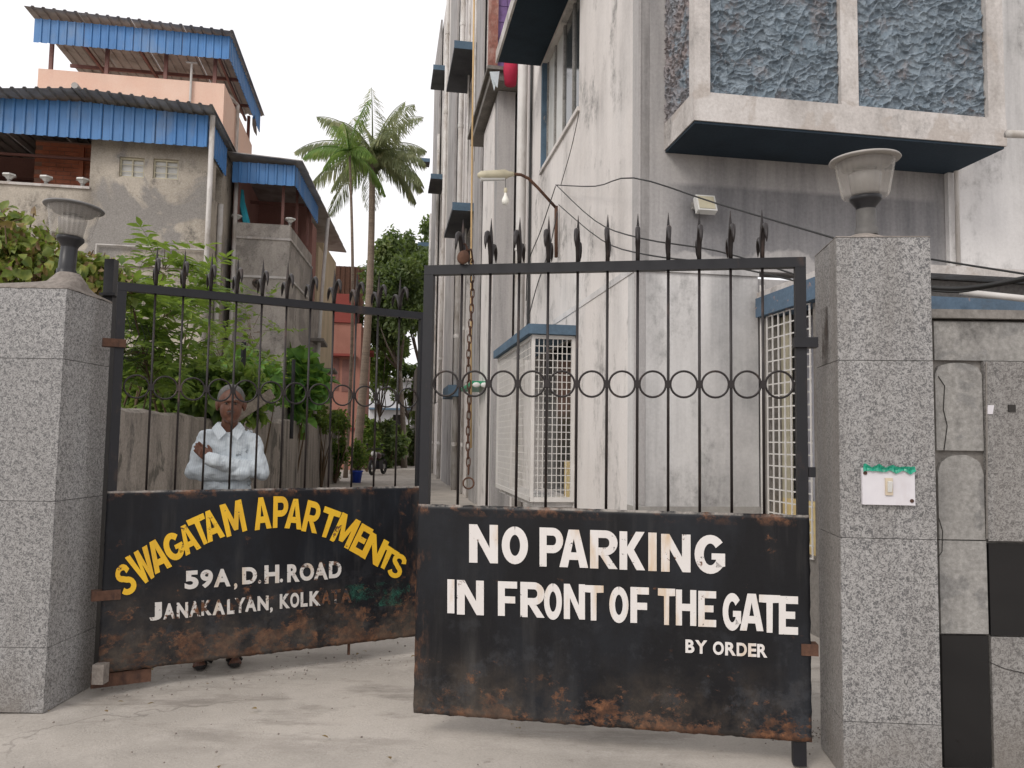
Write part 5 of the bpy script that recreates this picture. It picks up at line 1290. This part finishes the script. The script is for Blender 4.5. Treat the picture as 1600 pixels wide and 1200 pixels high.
# vine at the left edge
def vine():
    t = thing('vine', 'climbing vine with heart shaped leaves behind the left pillar lamp', 'vine', G(at(60, 600, 7.5)))
    mb = MB(); Pp = []
    for (x, y, r, n) in ((10, 375, .42, 330), (50, 395, .35, 280), (15, 430, .35, 260), (150, 425, .25, 260), (120, 415, .22, 160), (-30, 360, .4, 200), (75, 430, .25, 160), (165, 455, .2, 130), (190, 440, .14, 60)):
        c = np.array(at(x, y, 7.5)); Pp.append(c+rnd_dir(n, 0)*(rng.random((n, 1))**.45)*np.array([r, .35, r*.75]))
        for _ in range(9):
            a = Vector(c+rnd_dir(1, 0)[0]*r*.8); b = Vector(c+rnd_dir(1, 0)[0]*r*.8); mb.tube([a, a.lerp(b, .5)-Zv*.08, b], .006, 4)
        mb.tube([Vector(c), Vector(c)-Zv*.8, G(Vector(c))+Vector((0, 0, .1))], .01, 5)
    Pp = np.concatenate(Pp); n = len(Pp); k = int(n*.68); o = rng.permutation(n); Pp = Pp[o]
    nn = rnd_dir(n, .5)+np.array([0, -.9, 0])
    dr = rnd_dir(n, -1.2); L = rng.uniform(.04, .13, n)
    leaf_mesh('leaves', Pp[:k], dr[:k], nn[:k], L[:k], L[:k]*rng.uniform(.6, .95, k), m_leaf_vine, t, fold=.22)
    leaf_mesh('dry_leaves', Pp[k:], dr[k:], nn[k:], L[k:], L[k:]*.6, m_leaf_dry, t, fold=.3)
    mb.build('stems', m_twig, t)
vine()
# fence posts and wire on the compound wall
for (x, y0, y1, v, lab) in ((378, 535, 640, 10.8, 'black post on the driveway wall behind the man'), (456, 562, 660, 15.0, 'black post on the driveway wall among large pale leaves')):
    a, b = at(x, y1, v), at(x+3, y0, v)
    MB().tube([a-Zv*.3, b], .035, 8).build('post', m_iron, loc=a, label=lab, cat='post', group='posts on the driveway wall')
wr = []
for k in range(60):
    an = k*.9; c = at(215, 535, 8.2)+VD*(k*.03-.9); wr.append(c+Vector((math.cos(an)*.16, 0, math.sin(an)*.2)))
MB().tube(wr, .003, 4).build('barbed_wire', m_iron, loc=wr[0], label='coil of thin wire above the driveway wall near the left gate hinge', cat='wire')
MB().ob(at(395, 635, 9.6), UD*.22+Zv*.16, VD*.03, Zv*.05-UD*.03).build('wood_plank', m_bark, loc=at(395, 640, 9.6), label='old plank lying on the wall behind the man', cat='plank')
for x, y, v in ((205, 645, 7.3), (330, 652, 8.2)): pass

# palms
def palm(label, base, top, tr, nfr, FL, mat, name, droop=1.0, boots=True, bias=None):
    t = thing(name, label, 'palm tree', base); b = Vector(base); tp_ = Vector(top)
    path = []; rr = []
    for k in range(13):
        s_ = k/12; path.append(b.lerp(tp_, s_)+Vector((math.sin(s_*math.pi)*.18, 0, 0))); rr.append(tr*(1.25-.45*s_) if k else tr*1.6)
    MB().tube(path, rr, 12).build('trunk', m_palmtrunk, t, smooth=True)
    ncut = 0
    for k in range(nfr):
        an = k*2.399+rng.uniform(-.3, .3); el = R(80)-R(112)*(k/nfr)**.85 + R(rng.uniform(-8, 8)); L_ = FL*rng.uniform(.82, 1.12)
        d = Vector((math.cos(an)*math.cos(el), math.sin(an)*math.cos(el), math.sin(el)))
        hz = Vector((math.cos(an), math.sin(an), 0)); pts = []; m = 16
        p = tp_.copy(); dd = d.copy()
        for q in range(m+1):
            pts.append(p.copy()); p = p+dd*(L_/m); dd = (dd-Zv*(.085*droop*(.4+q/m))).normalized()
        fb = MB().tube(pts, [.035*(1-q/m)+.006 for q in range(m+1)], 5)
        P1 = []; D1 = []; N1 = []; L1 = []
        for q in range(3, m*4):
            s_ = q/(m*4); i = int(s_*m); f_ = s_*m-i; o = pts[i].lerp(pts[min(i+1, m)], f_); tg = (pts[min(i+1, m)]-pts[max(i-1, 0)]).normalized()
            sdv = tg.cross(Zv); sdv = sdv.normalized() if sdv.length > .05 else hz.cross(Zv)
            for sg in (1, -1):
                P1.append(tuple(o)); D1.append(tuple((sdv*sg+tg*.6-Zv*(.75+.6*rng.random())*droop+Vector(rng.normal(size=3)*.07)))); N1.append(tuple(tg*-.2+sdv*sg*.35+Zv)); L1.append(FL*.31*math.sin(math.pi*min(1, .12+s_*.9))**.6*rng.uniform(.85, 1.1))
        fo = fb.build('frond', mat, t)
        L1 = np.array(L1); leaf_mesh('leaflets', np.array(P1), np.array(D1), np.array(N1), L1, L1*0+FL*.0165, mat, fo, fold=.05)
    if boots:
        mb = MB()
        for k in range(26):
            c = tp_+Vector(rng.normal(size=3)*np.array([.26, .26, .16]))-Zv*.35; mb.ell(c, .12, .12, .14, None, 8, 6)
        mb.build('coconuts', m_frond, t, smooth=True, kind='stuff')
    return t
pb_ = at(556, 700, 31); pt = at(582, 238, 31)
palm('coconut palm with drooping grey green fronds between the houses', G(pb_), pt, .14, 23, 3.0, m_frond, 'coconut_palm', 1.15)
pb2 = at(541, 700, 28); pt2 = at(546, 235, 28)
palm('slender betel palm with bright green fronds in front of the coconut palm', G(pb2), pt2, .055, 9, 1.9, m_frond2, 'betel_palm', 1.35, False)

# potted plant
pp = G(hD(557, 752, 24.5)); pt_ = thing('potted_plant', 'leafy green plant in a bright blue pot at the end of the driveway wall', 'potted plant', pp)
MB().lathe(pp, [(.001, .0), (.13, .0), (.18, .33), (.2, .34), (.2, .38), (.17, .38), (.16, .3), (.001, .3)], 18).build('pot', m_potblue, pt_, smooth=True)
n = 420; c = np.array(pp)+np.array([0, 0, .85]); Pq = c+rnd_dir(n, 0)*(rng.random((n, 1))**.5)*np.array([.3, .3, .5]); LL_ = rng.uniform(.08, .16, n)
leaf_mesh('foliage', Pq, rnd_dir(n, .1), rnd_dir(n, .9), LL_, LL_*.55, m_leaf, pt_)
mb = MB(); branches(mb, pp+Zv*.3, pp+Zv*.9, (.25, .25, .4), 8, .012); mb.build('stems', m_twig, pt_)
# motorcycle, seen from the front
mp_ = G(hD(581, 744, 29.5)); mc = thing('motorcycle', 'dark motorcycle parked beside the blue flower pot', 'motorcycle', mp_)
ax1 = (VD*.94+UD*.34).normalized(); sx = Vector((ax1.y, -ax1.x, 0))
for o_, nm in ((0, 'wheel'), (1.25, 'wheel')):
    c = mp_+ax1*o_+Zv*.3
    wh = MB().tube([c+(ax1*math.cos(2*math.pi*k/20)+Zv*math.sin(2*math.pi*k/20))*.25 for k in range(21)], .055, 8, cap=False).build('wheel', m_tyre, mc, smooth=True)
    MB().tube([c-sx*.04, c+sx*.04], .09, 10).build('hub', m_chrome, wh)
MB().tube([mp_+Zv*.3+sx*.09, mp_+ax1*.25+Zv*.85+sx*.07], .025, 6).tube([mp_+Zv*.3-sx*.09, mp_+ax1*.25+Zv*.85-sx*.07], .025, 6).build('fork', m_chrome, mc)
MB().ell(mp_+ax1*.55+Zv*.72, .15, .34, .14).build('fuel_tank', m_bikered, mc, smooth=True)
MB().ell(mp_+ax1*.95+Zv*.74, .13, .4, .07).build('seat', m_tyre, mc, smooth=True)
MB().ob(mp_+ax1*.6+Zv*.38, sx*.13, ax1*.22, Zv*.16).build('engine', m_iron, mc)
MB().ell(mp_+ax1*.12+Zv*.8, .1, .1, .11).build('headlight', m_lampwhite, mc, smooth=True)
MB().tube([mp_+ax1*.35+Zv*.92-sx*.36, mp_+ax1*.2+Zv*.98-sx*.2, mp_+ax1*.2+Zv*.98+sx*.2, mp_+ax1*.35+Zv*.92+sx*.36], .016, 6).build('handlebar', m_iron, mc)
for s_ in (1, -1): MB().tube([mp_+ax1*.22+Zv*.98+sx*.22*s_, mp_+ax1*.2+Zv*1.12+sx*.3*s_], .008, 5).ell(mp_+ax1*.2+Zv*1.14+sx*.3*s_, .055, .02, .04).build('mirror', m_iron, mc)
MB().tube([mp_-Zv*0+Zv*.6+ax1*-.12, mp_+Zv*.64+ax1*.1], [.08, .1], 8).build('mudguard', m_bikered, mc)

# ---------------------------------------------------------------- the man
def remesh(mb, vox, name, mat, parent, smooth_it=2, folds=0, seed=0, **kw):
    me = bpy.data.meshes.new('tmp'); me.from_pydata([tuple(p) for p in mb.v], [], mb.f); o = bpy.data.objects.new('tmp', me); col.objects.link(o)
    m = o.modifiers.new('r', 'REMESH'); m.mode = 'VOXEL'; m.voxel_size = vox
    s_ = o.modifiers.new('s', 'SMOOTH'); s_.iterations = smooth_it; s_.factor = .5
    dg = bpy.context.evaluated_depsgraph_get(); ne = bpy.data.meshes.new_from_object(o.evaluated_get(dg)); bpy.data.objects.remove(o)
    if folds:
        for v in ne.vertices:
            c = v.co; a = noise.noise(Vector((c.x*9+seed, c.y*9, c.z*16)))+.6*noise.noise(Vector((c.x*24, c.y*20+seed, c.z*30)))
            v.co = c+v.normal*a*folds
        ne.update()
    org = wloc(parent); ne.transform(Matrix.Translation(-org))
    ne.name = name; ne.materials.clear()
    return link(name, ne, mat, parent, True, loc=org, **kw)
mx0 = hD(357, 681, 4.93); mo = Vector((mx0.x, mx0.y, 0))
man_rot = R(19)
man = thing('person', 'grey haired man in pale blue shirt standing arms folded behind the left gate leaf', 'person', mo)
b = MB()
hx, hy, hz_ = .01, -.075, 1.572          # head centre
b.ell((hx, hy+.012, hz_+.03), .088, .092, .088, None, 24, 16)              # cranium
b.ell((hx, hy-.018, hz_-.028), .073, .068, .086, None, 24, 16)              # face
b.ell((hx, hy-.035, hz_-.088), .034, .038, .028, None, 16, 10)             # chin
b.ell((hx-.042, hy-.045, hz_-.018), .02, .022, .02, None, 12, 8); b.ell((hx+.042, hy-.045, hz_-.018), .02, .022, .02, None, 12, 8)  # cheekbones
b.ell((hx, hy-.076, hz_+.024), .056, .020, .011, None, 16, 8)               # brow
b.cap((hx, hy-.078, hz_+.008), (hx, hy-.097, hz_-.026), .009, .014)         # nose
b.ell((hx-.012, hy-.086, hz_-.03), .009, .011, .008, None, 10, 8); b.ell((hx+.012, hy-.086, hz_-.03), .009, .011, .008, None, 10, 8)
b.ell((hx, hy-.078, hz_-.056), .024, .014, .012, None, 12, 8)               # mouth mound
for s_ in (1, -1): b.ell((hx+s_*.093, hy+.01, hz_-.008), .012, .02, .032, Matrix.Rotation(R(12*s_), 3, 'Y'), 12, 8)
b.cap((hx, hy+.01, 1.52), (0, 0, 1.40), .052, .06)                          # neck
b.cap((0, .01, 1.33), (0, .02, 1.0), .075, .085); b.cap((-.09, .0, .95), (.09, .0, .95), .08, .08)
for s_ in (1, -1):
    b.cap((0.05*s_, 0, 1.36), (.145*s_, 0, 1.34), .045, .04)
    b.cap((.085*s_, 0, .92), (.09*s_, -.01, .5), .07, .05); b.cap((.09*s_, -.01, .5), (.085*s_+(0 if s_ > 0 else -.02), .01, .09), .048, .032)
    fx = .085 if s_ > 0 else -.105
    b.cap((fx, .01, .055), (fx+.02*s_, -.13, .035), .032, .026); 
    for k in range(5): b.cap((fx+.02*s_+(k-2)*.014, -.14, .03), (fx+.02*s_+(k-2)*.017, -.185+abs(k-1.5)*.008, .026), .010, .008, 8)
# arms: his left (image right) lies on top, his right underneath
b.cap((-.15, -.01, 1.34), (-.205, -.07, 1.155), .038, .032); b.cap((-.205, -.07, 1.155), (.10, -.135, 1.165), .032, .025)
b.cap((.15, -.01, 1.34), (.215, -.07, 1.16), .038, .032); b.cap((.215, -.07, 1.16), (-.095, -.205, 1.235), .032, .024)
def hand(p, d, up, s_=1):
    d = Vector(d).normalized(); up = Vector(up).normalized(); sd_ = d.cross(up)
    p = Vector(p); b.cap(p, p+d*.05, .022, .026); b.cap(p+up*.014, p+d*.055+up*.022, .016, .015); b.cap(p-up*.014, p+d*.055-up*.022, .016, .014)
    for k in range(4):
        o = p+d*.065+up*(.027-.018*k); ln = (.055, .065, .06, .045)[k]
        q = o+d*ln*.5+sd_*s_*.008; b.cap(o, q, .0092, .0088, 8); b.cap(q, q+d*ln*.4+sd_*s_*.025, .0086, .0075, 8)
    b.cap(p+up*.02, p+d*.03+up*.045, .011, .0095, 8); b.cap(p+d*.03+up*.045, p+d*.06+up*.05+sd_*s_*.01, .0093, .008, 8)
hand((-.112, -.198, 1.246), (-.55, .42, .42), (.6, .1, .8), -1)
hand((.11, -.105, 1.16), (.6, .8, .0), (0, .1, 1), 1)
for q in b.v: q += mo
remesh(b, .0046, 'body', m_skin, man, 1)
sh_ = MB()
sh_.ell((0, .0, 1.27), .175, .115, .17, None, 24, 16); sh_.ell((0, .01, 1.06), .168, .115, .24, None, 24, 16); sh_.ell((0, .01, .93), .165, .118, .12, None, 24, 12)
sh_.cap((0, .0, 1.385), (.135, 0, 1.355), .066, .062); sh_.cap((0, .0, 1.385), (-.135, 0, 1.355), .066, .062); sh_.cap((-.04, .02, 1.415), (.04, .02, 1.415), .06, .06)
sh_.cap((-.155, 0, 1.345), (-.21, -.06, 1.17), .066, .058); sh_.cap((-.21, -.06, 1.165), (.10, -.145, 1.16), .056, .05)
sh_.cap((.155, 0, 1.345), (.225, -.06, 1.165), .066, .06); sh_.cap((.225, -.06, 1.165), (-.085, -.205, 1.228), .056, .042)
sh_.cap((-.080, -.202, 1.230), (-.116, -.198, 1.243), .046, .043)
for q in sh_.v: q += mo
remesh(sh_, .0065, 'shirt', m_shirt, man, 2, .015, 2)
tr_ = MB()
tr_.ell((0, .01, .87), .155, .11, .12, None, 20, 12)
for s_ in (1, -1): tr_.cap((.082*s_, .0, .86), (.095*s_, -.01, .48), .088, .072, 16); tr_.cap((.095*s_, -.01, .48), (.09*s_-(.015 if s_ < 0 else 0), .01, .15), .072, .062, 16)
for q in tr_.v: q += mo
remesh(tr_, .009, 'trousers', m_trouser, man, 3, .008, 7)
# collar: two pointed flaps and a stand
cl = MB()
for s_ in (1, -1):
    a = Vector((.012*s_, -.098, 1.405)); pts = [Vector((.062*s_, .03, 1.475)), Vector((.074*s_, -.02, 1.468)), Vector((.052*s_, -.075, 1.445)), Vector((.014*s_, -.112, 1.405)),
                                                     Vector((.062*s_, -.122, 1.36)), Vector((.098*s_, -.085, 1.41)), Vector((.11*s_, -.02, 1.43)), Vector((.1*s_, .035, 1.44))]
    pts = [p+mo for p in pts]; off = Vector((0, -.006, -.004))
    o_ = [(0, 1, 6, 7), (1, 2, 5, 6), (2, 3, 4, 5)]
    cl.add(pts, [q if s_ < 0 else q[::-1] for q in o_]); cl.add([p+off for p in pts], [q if s_ > 0 else q[::-1] for q in o_])
cl.build('collar', m_shirt, man, smooth=False)
MB().ob(mo+Vector((.005, -.118, 1.30)), Vector((.014, 0, 0)), Vector((0, .002, 0)), Vector((0, 0, .075))).build('placket', m_shirt, man)
hr = MB(); hc = mo+Vector((hx, hy+.016, hz_+.036)); vs = []; fs = []; NU, NV = 36, 14
for j in range(NV+1):
    for i in range(NU):
        an = 2*math.pi*i/NU; front = max(0, -math.sin(an))          # hairline higher at the front
        lim = R(-22)+R(66)*front**1.2
        ph = R(90)-(R(90)-lim)*j/NV; edge = .006*(1-(j/NV)**4)
        p = Vector(((.0885+edge)*math.cos(ph)*math.cos(an), (.0925+edge)*math.cos(ph)*math.sin(an), (.088+edge)*math.sin(ph)))
        vs.append(hc+p*(1+.012*noise.noise(p*70)))
for j in range(NV):
    for i in range(NU): fs.append((j*NU+i, (j+1)*NU+i, (j+1)*NU+(i+1) % NU, j*NU+(i+1) % NU))
hr.add(vs, fs).build('hair', m_hair, man, smooth=True)
for s_ in (1, -1):
    e_ = mo+Vector((hx+.030*s_, hy-.074, hz_+.006))
    ey = MB().ell(e_, .0125, .011, .007, None, 12, 8).build('eye', m_eyewhite, man, smooth=True)
    MB().ell(e_+Vector((0, -.0085, 0)), .0058, .004, .0058, None, 10, 8).build('iris', m_eye, ey, smooth=True)
    MB().tube([e_+Vector((-.018, -.008, .008)), e_+Vector((0, -.013, .0125)), e_+Vector((.018, -.008, .009))], .0034, 6).build('eyelid', m_skin, man, smooth=True)
    MB().tube([e_+Vector((-.018*s_, -.012, .021)), e_+Vector((.002*s_, -.014, .026)), e_+Vector((.022*s_, -.004, .021))], [.003, .0042, .002], 6).build('eyebrow', m_hair, man, smooth=True)
MB().tube([mo+Vector((hx-.024, hy-.083, hz_-.058)), mo+Vector((hx, hy-.093, hz_-.054)), mo+Vector((hx+.024, hy-.083, hz_-.058))], [.002, .004, .002], 6).build('mouth', m_lip, man, smooth=True)
MB().tube([mo+Vector((hx-.026, hy-.080, hz_-.046)), mo+Vector((hx, hy-.096, hz_-.041)), mo+Vector((hx+.026, hy-.080, hz_-.046))], [.002, .0055, .002], 6).build('moustache', m_hair, man, smooth=True)
for s_ in (1, -1):
    fx = .085 if s_ > 0 else -.105
    sl_ = MB(); outline = []
    for k in range(20):
        an = 2*math.pi*k/20; outline.append((mo.x+fx+.014*s_+.048*math.cos(an)*(1.0 if math.sin(an) < 0 else .85), mo.y-.075+.135*math.sin(an)))
    so_ = sl_.prism(outline, .013, .03).build('sandal', m_sandal, man)
    MB().tube([mo+Vector((fx-.035, -.10, .03)), mo+Vector((fx+.01*s_, -.125, .072)), mo+Vector((fx+.06, -.10, .03))], .012, 8).build('strap', m_sandal, so_, smooth=True)
man.rotation_euler = (0, 0, man_rot); man.scale = (.88, .92, 1)
# fallen leaves and grit on the concrete
n = 90; gx = rng.uniform(-3.4, 2.2, n); gy = 2.9+rng.random(n)**1.6*7
Pq = np.stack([gx, gy, np.full(n, .022)], 1); Lq = rng.uniform(.02, .05, n)
leaf_mesh('fallen_leaves', Pq, rnd_dir(n, 0)*np.array([1, 1, .08]), np.tile([0, 0, 1.], (n, 1))+rng.normal(size=(n, 3))*.2, Lq, Lq*.5, m_leaf_dry, None, fold=.2, kind='stuff', label='few dry leaves scattered on the concrete')
gb = MB()
for _ in range(420):
    x = random.uniform(-3.2, 1.9); y = 3.3+random.random()**1.5*4; rr_ = random.uniform(.002, .007)
    if random.random() < .5:
        k = random.random(); e0 = LL.A.lerp(LL.A+LL.e*LL.w, k) if random.random() < .5 else Vector((1.45, 3.9, 0)); x = e0.x+random.gauss(0, .12); y = e0.y+random.gauss(0, .15)
    gb.ell((x, y, .012+rr_*.4), rr_, rr_*1.2, rr_*.8, None, 5, 3)
gb.build('grit', m_capmortar, kind='stuff', label='loose grit along the gate line')
m_stain = NT('hinge_stain'); _n = m_stain; m_stain = _n.fin((.07, .055, .045), .9); _n.t.links.new(_n.ramp(_n.noise(14, 8, .7, _n.mp((1, 1, .5))), (.42, 0.), (.62, .85)), _n.b.inputs['Alpha'])
dd_ = (rc_-ra).normalized(); q_ = ra+dd_*.19; ns_ = -Vector((dd_.y, -dd_.x, 0))
z_ = zj(1277, 535, 3.55)
MB().add([q_+ns_*.004-dd_*.05+Zv*(z_-.10), q_+ns_*.004+dd_*.05+Zv*(z_-.10), q_+ns_*.004+dd_*.05+Zv*(z_+.16), q_+ns_*.004-dd_*.05+Zv*(z_+.16)], [(0, 1, 2, 3)]).build('rust_stain', m_stain, pR)
